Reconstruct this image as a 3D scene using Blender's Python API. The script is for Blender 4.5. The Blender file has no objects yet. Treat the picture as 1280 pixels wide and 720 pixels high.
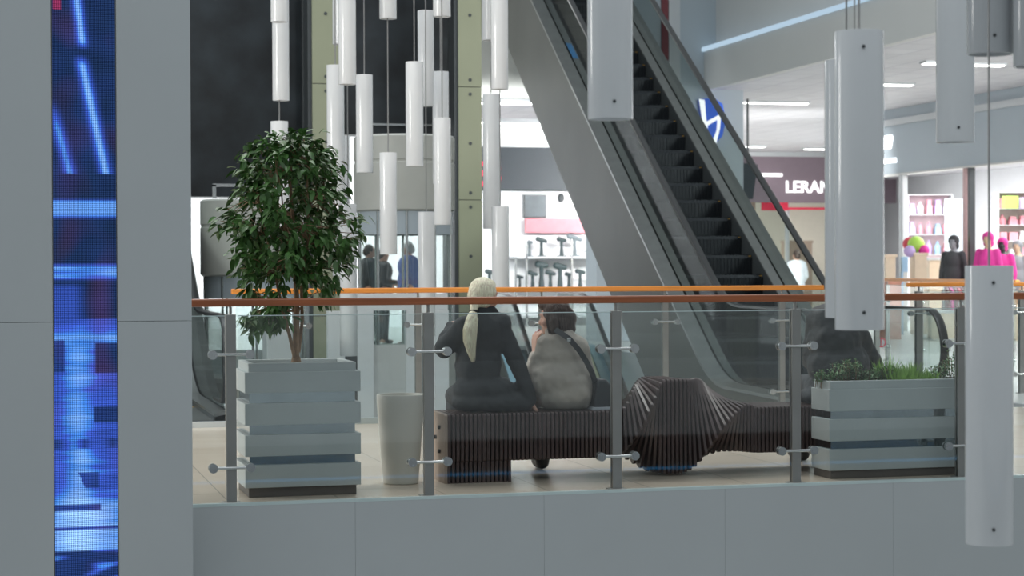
import bpy, math, random
from mathutils import Vector, Matrix, noise
random.seed(11)
SC = bpy.context.scene
COL = SC.collection
PI = math.pi
# ------------------------------------------------------------------ camera frame
F = 2400.0; YH = 334.0; HC = 1.264; TH = math.radians(15); ROLL = 0.0038
CR = Vector((math.cos(TH), -math.sin(TH), 0)); CF = Vector((math.sin(TH), math.cos(TH), 0))
def ray(px, py):
    x = px - ROLL*(py-360); y = py + ROLL*(px-640)
    return CR*((x-640)/F) + CF + Vector((0, 0, -(y-YH)/F))
EYE = Vector((0, 0, HC))
def atZ(px, py, Z): return EYE + ray(px, py)*Z
def atV(px, py, v):
    d = ray(px, py); return EYE + d*(v/d.y)
def atU(px, py, u):
    d = ray(px, py); return EYE + d*(u/d.x)
def atH(px, py, h):
    d = ray(px, py); return EYE + d*((h-HC)/d.z)

# ------------------------------------------------------------------ mesh helpers
class MB:
    def __init__(s): s.v = []; s.f = []; s.m = []; s.mi = 0
    def add(s, vs, fs):
        o = len(s.v); s.v += [tuple(p) for p in vs]
        for f in fs: s.f.append(tuple(i+o for i in f)); s.m.append(s.mi)
        return s
    def box(s, a, b, M=None):
        x0,y0,z0 = a; x1,y1,z1 = b
        vs = [Vector(p) for p in ((x0,y0,z0),(x1,y0,z0),(x1,y1,z0),(x0,y1,z0),(x0,y0,z1),(x1,y0,z1),(x1,y1,z1),(x0,y1,z1))]
        if M is not None: vs = [M @ p for p in vs]
        return s.add(vs, [(3,2,1,0),(4,5,6,7),(0,1,5,4),(1,2,6,5),(2,3,7,6),(3,0,4,7)])
    def cyl(s, p0, p1, r0, r1=None, n=16, cap=True):
        p0 = Vector(p0); p1 = Vector(p1); r1 = r0 if r1 is None else r1
        d = (p1-p0).normalized(); a = d.orthogonal().normalized(); b = d.cross(a)
        vs = []
        for p, r in ((p0,r0),(p1,r1)):
            for k in range(n):
                t = 2*PI*k/n; vs.append(p + (a*math.cos(t)+b*math.sin(t))*r)
        fs = [(k,(k+1)%n,n+(k+1)%n,n+k) for k in range(n)]
        if cap: fs += [tuple(range(n-1,-1,-1)), tuple(range(n,2*n))]
        return s.add(vs, fs)
    def tube(s, pts, rs, n=8, sx=1.0):
        pts = [Vector(p) for p in pts]
        if not isinstance(rs, (list,tuple)): rs = [rs]*len(pts)
        vs = []; up = None
        for i, p in enumerate(pts):
            t = (pts[min(i+1,len(pts)-1)]-pts[max(i-1,0)]).normalized()
            if up is None: a = t.orthogonal().normalized()
            else: a = (up - t*up.dot(t)).normalized()
            up = a; b = t.cross(a)
            for k in range(n):
                w = 2*PI*k/n; vs.append(p+(a*math.cos(w)+b*math.sin(w))*rs[i])
        fs = []
        for i in range(len(pts)-1):
            for k in range(n):
                fs.append((i*n+k, i*n+(k+1)%n, (i+1)*n+(k+1)%n, (i+1)*n+k))
        fs += [tuple(range(n-1,-1,-1)), tuple(range((len(pts)-1)*n, len(pts)*n))]
        return s.add(vs, fs)
    def lathe(s, c, prof, n=32, cap=True):
        c = Vector(c); vs = []
        for r, z in prof:
            for k in range(n):
                t = 2*PI*k/n; vs.append(c+Vector((r*math.cos(t), r*math.sin(t), z)))
        fs = []
        for i in range(len(prof)-1):
            for k in range(n):
                fs.append((i*n+k, i*n+(k+1)%n, (i+1)*n+(k+1)%n, (i+1)*n+k))
        if cap: fs += [tuple(range(n-1,-1,-1)), tuple(range((len(prof)-1)*n, len(prof)*n))]
        return s.add(vs, fs)
    def prism(s, poly, ext):
        ext = Vector(ext); n = len(poly); poly = [Vector(p) for p in poly]
        vs = poly + [p+ext for p in poly]
        fs = [(k,(k+1)%n,n+(k+1)%n,n+k) for k in range(n)] + [tuple(range(n-1,-1,-1)), tuple(range(n,2*n))]
        return s.add(vs, fs)
    def loft(s, secs, closed=True):
        n = len(secs[0]); vs = [p for q in secs for p in q]; fs = []
        for i in range(len(secs)-1):
            for k in range(n if closed else n-1):
                fs.append((i*n+k, i*n+(k+1)%n, (i+1)*n+(k+1)%n, (i+1)*n+k))
        if closed: fs += [tuple(range(n-1,-1,-1)), tuple(range((len(secs)-1)*n, len(secs)*n))]
        return s.add(vs, fs)
    def ell(s, c, r, M=None, nu=16, nv=10):
        c = Vector(c); vs = []; M = M or Matrix.Identity(3)
        for j in range(1, nv):
            ph = PI*j/nv
            for i in range(nu):
                t = 2*PI*i/nu
                vs.append(c + M @ Vector((r[0]*math.sin(ph)*math.cos(t), r[1]*math.sin(ph)*math.sin(t), r[2]*math.cos(ph))))
        vs.append(c + M @ Vector((0,0,r[2]))); vs.append(c + M @ Vector((0,0,-r[2])))
        T = len(vs)-2; B = T+1; fs = []
        for j in range(nv-2):
            for i in range(nu):
                fs.append((j*nu+i, (j+1)*nu+i, (j+1)*nu+(i+1)%nu, j*nu+(i+1)%nu))
        for i in range(nu):
            fs.append((T, i, (i+1)%nu)); fs.append((B, (nv-2)*nu+(i+1)%nu, (nv-2)*nu+i))
        return s.add(vs, fs)
    def caps(s, p0, p1, r0, r1):          # tapered capsule
        s.cyl(p0, p1, r0, r1, 14); s.ell(p0, (r0,)*3, None, 14, 8); return s.ell(p1, (r1,)*3, None, 14, 8)

def origin(o):
    L = Vector((0,0,0))
    while o is not None: L = L + o.location; o = o.parent
    return L
def obj(name, mb, mat, parent=None, loc=None, smooth=False, bevel=0.0, kind=None, label=None):
    L = origin(parent) if parent is not None else Vector(loc or (0,0,0))
    me = bpy.data.meshes.new(name)
    me.from_pydata([(v[0]-L.x, v[1]-L.y, v[2]-L.z) for v in mb.v], [], mb.f)
    mats = mat if isinstance(mat, (list,tuple)) else [mat]
    for m in mats: me.materials.append(m)
    if len(mats) > 1:
        for p, i in zip(me.polygons, mb.m): p.material_index = i
    me.validate()
    if smooth:
        me.polygons.foreach_set('use_smooth', [True]*len(me.polygons))
        try: me.set_sharp_from_angle(angle=math.radians(40))
        except Exception: pass
    o = bpy.data.objects.new(name, me); COL.objects.link(o)
    if parent is not None: o.parent = parent
    else: o.location = L
    if bevel:
        b = o.modifiers.new('bevel','BEVEL'); b.width = bevel; b.segments = 2; b.limit_method = 'ANGLE'; b.angle_limit = math.radians(50)
    if kind: o['kind'] = kind
    if label: o['label'] = label
    return o
def thing(name, label, cat, loc, group=None):
    o = bpy.data.objects.new(name, None); COL.objects.link(o); o.location = loc
    o.empty_display_size = 0.1
    o['label'] = label; o['category'] = cat
    if group: o['group'] = group
    return o
def tag(o, label, cat, group=None):
    o['label'] = label; o['category'] = cat
    if group: o['group'] = group
    return o
def dup(o, loc=None, label=None, parent=None):
    c = o.copy(); COL.objects.link(c)
    if parent is not None: c.parent = parent
    if loc is not None: c.location = loc
    if label: c['label'] = label
    for ch in list(o.children): dup(ch, parent=c)
    return c
def struct(name, mb, mat, **k): return obj(name, mb, mat, kind='structure', **k)

# ------------------------------------------------------------------ materials
def nt(m): return m.node_tree.nodes, m.node_tree.links
def mat(name, col, rough=0.5, metal=0.0, var=0.06, vscale=6.0, bump=0.0, bscale=40.0, spec=0.5, emit=None, estr=0.0, coat=0.0, stretch=None):
    m = bpy.data.materials.new(name); m.use_nodes = True; N, L = nt(m)
    b = N['Principled BSDF']
    b.inputs['Roughness'].default_value = rough; b.inputs['Metallic'].default_value = metal
    b.inputs['Specular IOR Level'].default_value = spec; b.inputs['Coat Weight'].default_value = coat
    tc = N.new('ShaderNodeTexCoord'); mp = N.new('ShaderNodeMapping'); L.new(tc.outputs['Object'], mp.inputs[0])
    if stretch: mp.inputs['Scale'].default_value = stretch
    n = N.new('ShaderNodeTexNoise'); n.inputs['Scale'].default_value = vscale; n.inputs['Detail'].default_value = 4
    L.new(mp.outputs[0], n.inputs['Vector'])
    r = N.new('ShaderNodeValToRGB')
    c = Vector(col)
    r.color_ramp.elements[0].position = .3; r.color_ramp.elements[1].position = .7
    r.color_ramp.elements[0].color = (*(c*(1-var)), 1); r.color_ramp.elements[1].color = (*[min(1,x) for x in c*(1+var)], 1)
    L.new(n.outputs['Fac'], r.inputs[0]); L.new(r.outputs[0], b.inputs['Base Color'])
    if bump:
        n2 = N.new('ShaderNodeTexNoise'); n2.inputs['Scale'].default_value = bscale; n2.inputs['Detail'].default_value = 3
        L.new(mp.outputs[0], n2.inputs['Vector'])
        bp = N.new('ShaderNodeBump'); bp.inputs['Strength'].default_value = bump; bp.inputs['Distance'].default_value = .01
        L.new(n2.outputs['Fac'], bp.inputs['Height']); L.new(bp.outputs[0], b.inputs['Normal'])
    if emit:
        b.inputs['Emission Color'].default_value = (*emit, 1); b.inputs['Emission Strength'].default_value = estr
    return m
def glass(name, tint=(.93,.97,.96), refl=1.0, ior=1.5, haze=0.0):
    m = bpy.data.materials.new(name); m.use_nodes = True; N, L = nt(m); N.clear()
    out = N.new('ShaderNodeOutputMaterial'); mx = N.new('ShaderNodeMixShader')
    t = N.new('ShaderNodeBsdfTransparent'); t.inputs[0].default_value = (*tint, 1)
    g = N.new('ShaderNodeBsdfGlossy'); g.inputs['Roughness'].default_value = .02; g.inputs[0].default_value = (refl,refl,refl,1)
    fr = N.new('ShaderNodeFresnel'); fr.inputs['IOR'].default_value = ior
    # same fresnel on both faces of the slab
    geo = N.new('ShaderNodeNewGeometry'); ml = N.new('ShaderNodeMath'); ml.operation = 'MULTIPLY_ADD'
    ml.inputs[1].default_value = (1/ior-ior); ml.inputs[2].default_value = ior
    L.new(geo.outputs['Backfacing'], ml.inputs[0]); L.new(ml.outputs[0], fr.inputs['IOR'])
    fr2 = N.new('ShaderNodeMath'); fr2.operation = 'MINIMUM'; fr2.inputs[1].default_value = .35
    L.new(fr.outputs[0], fr2.inputs[0])
    L.new(fr2.outputs[0], mx.inputs[0]); L.new(t.outputs[0], mx.inputs[1]); L.new(g.outputs[0], mx.inputs[2])
    L.new(mx.outputs[0], out.inputs[0]); return m
def emis(name, col, s):
    m = bpy.data.materials.new(name); m.use_nodes = True; N, L = nt(m); N.clear()
    out = N.new('ShaderNodeOutputMaterial'); e = N.new('ShaderNodeEmission')
    e.inputs[0].default_value = (*col, 1); e.inputs[1].default_value = s; L.new(e.outputs[0], out.inputs[0]); return m
def tile_mat(name, c1, mortar, size, rough, msize=.004, var=.04):
    m = mat(name, c1, rough); N, L = nt(m); b = N['Principled BSDF']
    tc = N.new('ShaderNodeTexCoord'); br = N.new('ShaderNodeTexBrick')
    br.offset = 0; br.inputs['Scale'].default_value = 1; br.inputs['Brick Width'].default_value = size; br.inputs['Row Height'].default_value = size
    br.inputs['Mortar Size'].default_value = msize; br.inputs['Mortar'].default_value = (*mortar,1)
    c = Vector(c1)
    br.inputs['Color1'].default_value = (*(c*(1-var)),1); br.inputs['Color2'].default_value = (*[min(1,x) for x in c*(1+var)],1)
    L.new(tc.outputs['Object'], br.inputs['Vector'])
    n = N.new('ShaderNodeTexNoise'); n.inputs['Scale'].default_value = 3; n.inputs['Detail'].default_value = 6; L.new(tc.outputs['Object'], n.inputs['Vector'])
    mr = N.new('ShaderNodeMapRange'); mr.inputs[3].default_value = .88; mr.inputs[4].default_value = 1.08; L.new(n.outputs['Fac'], mr.inputs[0])
    mu = N.new('ShaderNodeMix'); mu.data_type = 'RGBA'; mu.blend_type = 'MULTIPLY'; mu.inputs[0].default_value = 1
    L.new(br.outputs['Color'], mu.inputs[6]); L.new(mr.outputs[0], mu.inputs[7]); L.new(mu.outputs[2], b.inputs['Base Color'])
    return m

M = dict(
 white=mat('white lacquer', (.62,.65,.67), .35, var=.02),
 panel=mat('pale grey cladding', (.53,.565,.58), .45, var=.02, vscale=1.5),
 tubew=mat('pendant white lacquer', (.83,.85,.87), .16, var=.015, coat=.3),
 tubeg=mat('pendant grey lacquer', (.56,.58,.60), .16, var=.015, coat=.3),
 screw=mat('dark screw', (.08,.085,.09), .4, .6),
 steel=mat('brushed steel', (.26,.27,.265), .42, 1.0, var=.08, vscale=3, bump=.05, bscale=60),
 bsteel=mat('bright steel trim', (.62,.64,.64), .25, 1.0, var=.05),
 clad=mat('escalator steel cladding', (.055,.058,.048), .45, .15, var=.14, vscale=1.1, bump=.02),
 post=mat('satin steel post', (.40,.40,.385), .38, .9, var=.06),
 wood=mat('varnished wood handrail', (.36,.105,.035), .32, var=.18, vscale=8, stretch=(.3,6,6), coat=.3),
 woodo=mat('orange beech handrail', (.80,.30,.055), .35, var=.12, vscale=8, stretch=(.3,6,6), coat=.2),
 deckm=mat('satin escalator decking', (.30,.31,.305), .30, .8, var=.08),
 glassf=glass('front balustrade glass', (.945,.965,.965)),
 glassb=glass('clear balustrade glass', (.95,.975,.97)),
 glasst=glass('escalator tinted glass', (.90,.94,.93), refl=.22),
 glasse=glass('glass edge', (.55,.75,.72)),
 rubber=mat('black rubber handrail', (.018,.02,.021), .3, var=.1),
 step=mat('dark ribbed step', (.010,.014,.018), .42, .5, var=.2, bump=.3, bscale=120, stretch=(30,1,1)),
 yellow=mat('worn yellow comb mark', (.5,.3,.06), .5),
 stone=mat('dark slate wall', (.020,.026,.031), .4, var=.55, vscale=2.2, bump=.2, bscale=8),
 olive=mat('olive green column panel', (.37,.39,.27), .4, var=.03, vscale=2),
 black=mat('black metal', (.02,.022,.024), .4),
 dgrey=mat('dark grey metal', (.09,.10,.105), .4, .3),
 bench=mat('dark brown bench slat', (.075,.046,.043), .3, var=.25, vscale=5, spec=.6),
 benchend=mat('tan bench end board', (.36,.28,.23), .5, var=.1),
 planter=mat('planter pale board', (.52,.56,.56), .5, var=.03),
 mirror=mat('planter mirror steel core', (.55,.6,.62), .12, 1.0),
 plinth=mat('grey brown plinth', (.14,.125,.115), .5),
 bin=mat('white plastic bin', (.62,.61,.56), .45, var=.02),
 soil=mat('soil', (.09,.07,.05), .9, var=.3, bump=.6),
 bark=mat('ficus bark', (.27,.17,.10), .8, var=.3, vscale=20, bump=.4),
 skin=mat('skin', (.62,.36,.27), .5, var=.04),
 blond=mat('blond hair', (.93,.80,.60), .45, var=.28, vscale=30, bump=.5, bscale=60, stretch=(4,4,.4)),
 brown=mat('brown hair', (.055,.035,.028), .4, var=.4, vscale=30, bump=.5, bscale=60, stretch=(4,4,.4)),
 coatb=mat('black coat cloth', (.022,.026,.030), .8, var=.2, bump=.35, bscale=14),
 coatg=mat('beige grey coat cloth', (.42,.385,.34), .85, var=.1, bump=.4, bscale=12),
 jack=mat('dark quilted jacket', (.028,.033,.036), .6, var=.2, bump=.5, bscale=9, stretch=(1,1,3)),
 pants=mat('charcoal trousers', (.05,.055,.06), .8),
 nail=mat('red nail', (.5,.02,.06), .25),
 strap=mat('dark leather strap', (.03,.035,.04), .45),
 blue=mat('blue padded jacket', (.10,.16,.42), .7, bump=.2),
 ltex=mat('white shop wall', (.86,.88,.90), .6, var=.01),
 wallg=mat('pale grey wall', (.68,.69,.68), .55, var=.02, vscale=.8),
 wallb=mat('grey blue wall', (.46,.53,.58), .5, var=.02, vscale=.8),
 mauve=mat('mauve sign board', (.27,.21,.25), .4, var=.03),
 screen=mat('switched off sign screen', (.035,.048,.06), .5, var=.03),
 pink=mat('pink shelf header', (.85,.28,.33), .5, var=.05),
 cream=mat('cream display board', (.80,.66,.50), .6, var=.06),
 beige=mat('beige lift cladding', (.50,.51,.475), .45, var=.03),
 maroon=mat('maroon strip', (.20,.05,.06), .5),
 red=mat('red sign paint', (.75,.03,.08), .5),
 magenta=mat('magenta cloth', (.75,.05,.35), .7),
 lime=mat('lime green ball', (.45,.75,.12), .5),
 logob=mat('blue logo plate', (.02,.12,.60), .35, emit=(.02,.12,.8), estr=.35),
 logow=mat('white lit letter', (.9,.9,.9), .4, emit=(1,1,1), estr=1.2),
 redlit=emis('red lit letter', (1,.05,.12), 1.6),
 lamp=emis('ceiling lamp diffuser', (1,1,.97), 7.0),
 lampw=emis('cove light', (.62,.82,1.0), .75),
 layer=mat('pale paper', (.7,.75,.8), .5),
 dgreen=mat('dark green leaf', (.06,.15,.035), .42, var=.5, vscale=9, spec=.5),
 grassg=mat('fresh green grass', (.30,.52,.10), .5, var=.35, vscale=12),
 box=mat('boxwood leaf', (.15,.28,.12), .5, var=.45, vscale=14),
)
M['floor'] = tile_mat('beige gallery tile', (.68,.585,.48), (.40,.36,.31), .6, .22)
M['floorw'] = tile_mat('pale mall tile', (.70,.715,.69), (.60,.60,.58), 1.2, .3, .006)
M['ceil'] = tile_mat('white ceiling tile', (.74,.74,.77), (.55,.55,.60), .6, .6, .012)

M['glassedge'] = mat('polished glass edge', (.62,.74,.74), .3)
# ------------------------------------------------------------------ world, camera, lights
w = bpy.data.worlds.new('mall daylight'); SC.world = w; w.use_nodes = True
N, L = w.node_tree.nodes, w.node_tree.links
bg = N['Background']; tc = N.new('ShaderNodeTexCoord'); sx = N.new('ShaderNodeSeparateXYZ'); L.new(tc.outputs['Generated'], sx.inputs[0])
cr = N.new('ShaderNodeValToRGB'); mr = N.new('ShaderNodeMapRange'); mr.inputs[1].default_value = -1; L.new(sx.outputs['Z'], mr.inputs[0])
L.new(mr.outputs[0], cr.inputs[0]); cr.color_ramp.elements[0].color = (.15,.165,.18,1); cr.color_ramp.elements[1].color = (.62,.67,.70,1)
e = cr.color_ramp.elements.new(.5); e.color = (.30,.33,.345,1)
L.new(cr.outputs[0], bg.inputs[0]); bg.inputs[1].default_value = .80

cam = bpy.data.cameras.new('camera'); co = bpy.data.objects.new('camera', cam); COL.objects.link(co); SC.camera = co
cam.sensor_width = 36; cam.lens = 36*F/1280; cam.clip_end = 300
pitch = math.atan((360-YH)/F)
fw = (CF*math.cos(pitch) - Vector((0,0,1))*math.sin(pitch)).normalized()
up = (Vector((0,0,1))*math.cos(pitch) + CF*math.sin(pitch)).normalized()
rt = CR.copy()
rr, uu = rt*math.cos(ROLL)-up*math.sin(ROLL)*1.0, up*math.cos(ROLL)+rt*math.sin(ROLL)*1.0
R = Matrix((rr, uu, -fw)).transposed().to_4x4(); R.translation = EYE
co.matrix_world = R
cam.dof.use_dof = True; cam.dof.focus_distance = 11.0; cam.dof.aperture_fstop = 4.5

def area(name, loc, target, sx_, sy_, power, col=(1,1,1), spread=180):
    l = bpy.data.lights.new(name, 'AREA'); l.shape = 'RECTANGLE'; l.size = sx_; l.size_y = sy_; l.energy = power; l.spread = math.radians(spread); l.color = col
    o = bpy.data.objects.new(name, l); COL.objects.link(o); o.location = loc
    o.rotation_euler = (Vector(target)-Vector(loc)).to_track_quat('-Z','Y').to_euler(); return o
area('gallery_ceiling_light', (2,13.5,5.5), (2,13.2,0), 9, 1.2, 150, (1,.95,.88))
area('left_hall_light', (-6,13.5,3.2), (3,12.5,.8), 3, 3, 330, (1,.99,.95))
area('atrium_top_fill', (3,18,12), (3.5,18.5,0), 12, 6, 620, (.93,.97,1))  # added overhead fill, lifts the tubes over the rear void
area('front_atrium_light', (2,5,8), (2,8,0), 10, 4, 110, (.93,.97,1))
area('right_hall_light', (13.4,14.5,4.0), (13.8,30,.3), 3, 1.5, 620, (1,.99,.97), 120)
area('far_hall_light', (14.2,33.5,3.6), (15.5,46,.4), 4, 1, 260, (1,.99,.97), 80)

area('lower_hall_fill', (4,30,-1.2), (4,33,-5), 14, 3, 500, (.93,.98,1))  # added fill that brightens the lower wall beyond the void
area('left_hall_fill', (1,32,6.8), (1,32,0), 10, 2, 520, (.96,.99,1))  # added fill hung in open space over the far standing people
# ------------------------------------------------------------------ setting: floors, fascia, walls
V0, V1 = 10.34, 15.30
VF = 29.3; UR = 9.05
mb = MB().box((-9, V0+.012, -.5), (26, V1+.05, 0)); fl = struct('floor', mb, M['floor'])
mb = MB().box((UR, V1+.05, -.5), (17.0, 60, 0)); mb.box((-14, VF, -.5), (UR, 62, 0)); mb.box((-9, V1+.05, -.5), (-2.6, VF, 0)); struct('floor', mb, M['floorw'])
mb = MB().box((17.0, 20, -.5), (26, 60, 0)); struct('floor', mb, M['floorw'])
mb = MB().box((-10, -5, -.62), (14, .42, -.03)); struct('floor', mb, M['white'])       # the walkway the picture is taken from
mb = MB().box((-14, -2, -5.3), (26, 62, -5.0)); struct('floor', mb, M['floorw'])
# slab fascia of white panels with fine joints
xs = [-9] + [atV(p, 660, V0).x for p in (443, 679, 905, 1115)] + [14, 26]
mb = MB()
for a, b in zip(xs[:-1], xs[1:]): mb.box((a+.0006, V0-.02, -1.6), (b-.0006, V0+.01, -.012))
struct('trim_1', mb, M['panel'])
mb = MB().box((-9, V0-.021, -.012), (26, V0+.012, .004)); struct('trim_2', mb, M['glassedge'])
mb = MB().box((-9, V0+.01, -1.6), (26, V0+.3, -.5)); struct('trim_3', mb, M['panel'])
mb = MB().box((-9, V1+.04, -.9), (UR-2.9, V1+.10, .045)); struct('trim_4', mb, M['white'])
mb = MB().box((-2.6, VF-.06, -1.0), (UR, VF, 0.02)); struct('trim_5', mb, M['white'])
mb = MB().box((UR-.04, V1+.05, -1.0), (UR+.0, VF, 0.0)); struct('trim_6', mb, M['white'])
mb = MB().box((-14, VF+8, -5), (26, VF+8.2, -.5)); struct('wall_lower', mb, M['ltex'])

# column with LED strip
VC = 9.75
xe = atV(239.5, 360, VC).x; xl0 = atV(67, 360, VC).x; xl1 = atV(145.5, 360, VC).x; zs = atV(150, 402, VC).z
mb = MB()
for (a, b) in ((xl0-2.4, xl0-.004), (xl1+.004, xe)):
    mb.box((a, VC, -3), (b, VC+.5, zs-.0008)); mb.box((a, VC, zs+.0008), (b, VC+.5, 6))
struct('wall_left', mb, M['panel'], bevel=.003)
mb = MB().box((xl0-2.4, VC+.02, -3), (xe-.02, VC+.48, 6)); struct('wall_left_core', mb, M['black'])
# LED screen: one coloured cell per pixel block
def smooth(a, b, x):
    t = max(0, min(1, (x-a)/(b-a))); return t*t*(3-2*t)
def band(x, c, w_): return math.exp(-((x-c)/w_)**2)
def ledcol(s, y):           # s 0..1 across, y photo row
    X = 67+s*78
    n1 = noise.noise(Vector((s*3, y*.03, 1)))*.5+.5; n2 = noise.noise(Vector((s*1.2, y*.16, 7)))*.5+.5
    b = .03
    if y < 218:
        b += 1.0*band(X, 98+.12*y, 6)*(1-smooth(50,64,y)) + 1.0*band(X, 104+.21*(y-80), 7)*smooth(66,84,y) + .8*band(X, 68+.26*(y-140), 7)*smooth(120,165,y)
        b += .10*n1
    elif y < 400:
        b += .85*smooth(248,253,y)*(1-smooth(268,275,y)) + .85*smooth(328,334,y)*(1-smooth(345,352,y))*(.6+.6*n2)
        b += .35*smooth(352,362,y)*(1-smooth(88,112,X)) + .08*n1
    elif y < 690:
        v = .12+.42*n2
        v += .4*band(y,424,10) + .45*band(X,98,20)*smooth(425,440,y) + .45*smooth(610,640,y)+.25*n1
        if X > 117 and 428 < y < 468: v *= .12
        if X > 116 and 508 < y < 530: v *= .2
        if X < 80 and 425 < y < 465: v *= .3
        if 548 < y < 562: v *= .3+.7*abs(math.sin(X*.09))
        if 590 < y < 612 and 96+(y-590)*.4 < X < 122: v *= .3
        if 630 < y < 640 and X < 125: v *= .2
        if 658 < y < 664: v *= .3
        b += v
    else:
        b += .1+.7*smooth(.55,.8,noise.noise(Vector((s*2, (y+X*.1)*.12, 3)))*.5+.5)
    b = min(b, 1.35)
    r = .012+.07*b+.6*max(0,b-.8); g = .03+.16*b+.8*max(0,b-.65); bl = .055+1.05*b
    if y < 60 and abs(X-73) < 5 and y < 14: r += .3
    r += .05*max(0,noise.noise(Vector((s*2,y*.02,20))))
    return (r, g, bl, 1)
zt, zb = atV(100, -6, VC).z, atV(100, 726, VC).z
nx, ny = 39, 366
mb = MB(); dx = (xl1-xl0)/nx; dz = (zt-zb)/ny
for j in range(ny+1):
    for i in range(nx+1): mb.v.append((xl0+i*dx, VC+.004, zt-j*dz))
for j in range(ny):
    for i in range(nx): mb.f.append((j*(nx+1)+i, (j+1)*(nx+1)+i, (j+1)*(nx+1)+i+1, j*(nx+1)+i+1)); mb.m.append(0)
mled = bpy.data.materials.new('led pixels'); mled.use_nodes = True; N, L = nt(mled); N.clear()
out = N.new('ShaderNodeOutputMaterial'); em = N.new('ShaderNodeEmission'); at = N.new('ShaderNodeAttribute'); at.attribute_name = 'picture'
tcn = N.new('ShaderNodeTexCoord'); sp = N.new('ShaderNodeSeparateXYZ'); L.new(tcn.outputs['Object'], sp.inputs[0])
def dots(axis, pitch_, off=0):
    a = N.new('ShaderNodeMath'); a.operation = 'DIVIDE'; a.inputs[1].default_value = pitch_; L.new(sp.outputs[axis], a.inputs[0])
    f_ = N.new('ShaderNodeMath'); f_.operation = 'FRACT'; L.new(a.outputs[0], f_.inputs[0])
    s_ = N.new('ShaderNodeMath'); s_.operation = 'SUBTRACT'; s_.inputs[1].default_value = .5; L.new(f_.outputs[0], s_.inputs[0])
    b_ = N.new('ShaderNodeMath'); b_.operation = 'ABSOLUTE'; L.new(s_.outputs[0], b_.inputs[0])
    m_ = N.new('ShaderNodeMapRange'); m_.inputs[1].default_value = .30; m_.inputs[2].default_value = .46; m_.inputs[3].default_value = 1; m_.inputs[4].default_value = .12
    L.new(b_.outputs[0], m_.inputs[0]); return m_
d1, d2 = dots('X', dx*1.18), dots('Z', dx*1.18)
mm = N.new('ShaderNodeMath'); mm.operation = 'MULTIPLY'; L.new(d1.outputs[0], mm.inputs[0]); L.new(d2.outputs[0], mm.inputs[1])
ms = N.new('ShaderNodeMath'); ms.operation = 'MULTIPLY'; ms.inputs[1].default_value = 1.25; L.new(mm.outputs[0], ms.inputs[0])
L.new(at.outputs['Color'], em.inputs[0]); L.new(ms.outputs[0], em.inputs[1]); L.new(em.outputs[0], out.inputs[0])
root = thing('led_screen', 'tall narrow blue LED screen set into the grey column at the left', 'screen', ((xl0+xl1)/2, VC, zb))
pn = obj('led_panel', mb, mled, root)
ca = pn.data.color_attributes.new('picture', 'FLOAT_COLOR', 'POINT')
cols = []
for j in range(ny+1):
    for i in range(nx+1): cols += ledcol(i/nx, -6+j*732/ny)
ca.data.foreach_set('color', cols)
mb = MB().box((xl0, VC+.006, zb), (xl1, VC+.018, zt)); obj('screen_backing', mb, M['black'], root)
mb = MB().box((xl0-.0038, VC-.001, zb), (xl0, VC+.018, zt)).box((xl1, VC-.001, zb), (xl1+.0038, VC+.018, zt)); obj('screen_frame', mb, M['dgrey'], root)

# ------------------------------------------------------------------ glass railings
def railing(label, v, us, u0, u1, wood, glassm, post_w=.055, arms=(.80,.19), discs=True, base=0.0, flat=True, direc=None, orig=None, cat='railing'):
    """railing running along direction from orig; us = post distances, u0..u1 the handrail extent"""
    D = Vector(direc) if direc else Vector((1,0,0)); O = Vector(orig) if orig else Vector((0, v, 0))
    Nn = Vector((-D.y, D.x, 0))
    Mx = Matrix((D, Nn, Vector((0,0,1)))).transposed().to_4x4(); Mx.translation = O
    def W(a, n, h): return Mx @ Vector((a, n, h))
    root = thing('glass_railing', label, cat, W(us[0], 0, 0))
    mb = MB().box((u0, -.028, 1.058), (u1, .028, 1.10), Mx); obj('handrail', mb, wood, root, bevel=.008)
    for p in us:
        mb = MB().box((p-post_w/2, -.008, 0), (p+post_w/2, .008, 1.015), Mx)
        mb.box((p-post_w/2, .022, 0), (p+post_w/2, .036, 1.015), Mx)
        mb.box((p-post_w/2+.004, .008, .90), (p+post_w/2-.004, .022, .93), Mx).box((p-post_w/2+.004, .008, .1), (p+post_w/2-.004, .022, .13), Mx)
        mb.cyl(W(p,.014,.99), W(p,.014,1.06), .009, n=10)
        mb.box((p-.05, -.03, 0), (p+.05, .05, .006), Mx)
        po = obj('post', mb, M['post'], root, bevel=.002)
        for h in arms:
            mb = MB(); r = .0085
            mb.cyl(W(p-.095,-.018,h), W(p+.095,-.018,h), r, n=10)
            for sd in (-.1, .1):
                mb.cyl(W(p+sd,-.036,h), W(p+sd,-.016,h), .025, n=20); mb.cyl(W(p+sd,-.002,h), W(p+sd,.010,h), .025, n=20)
                mb.cyl(W(p+sd,-.040,h), W(p+sd,-.036,h), .014, n=16)
            obj('glass_clamp', mb, M['bsteel'], po, smooth=True)
    seg = sorted(us)
    ends = [(seg[0]-(seg[1]-seg[0]) if u0 < seg[0]-.3 else None, seg[0])] + list(zip(seg[:-1], seg[1:])) + [(seg[-1], u1)]
    for a, b in ends:
        if a is None or b-a < .2: continue
        mb = MB().box((max(a,u0)+.035, -.014, base), (b-.035, -.003, 1.008), Mx)
        g = obj('glass_pane', mb, glassm, root)
        mb = MB().box((max(a,u0)+.035, -.0145, 1.006), (b-.035, -.0025, 1.0105), Mx); obj('pane_edge', mb, M['glassedge'], g)
    return root
fpost = [atV(p, 500, V0).x for p in (289.5, 537.5, 773, 998, 1205.5)]
fpost.append(fpost[-1]+1.05)
railing('long glass railing with dark varnished handrail in front of the slatted bench', V0+.03, fpost, xe-.35, fpost[-1]+1.1, M['wood'], M['glassf'])
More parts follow.
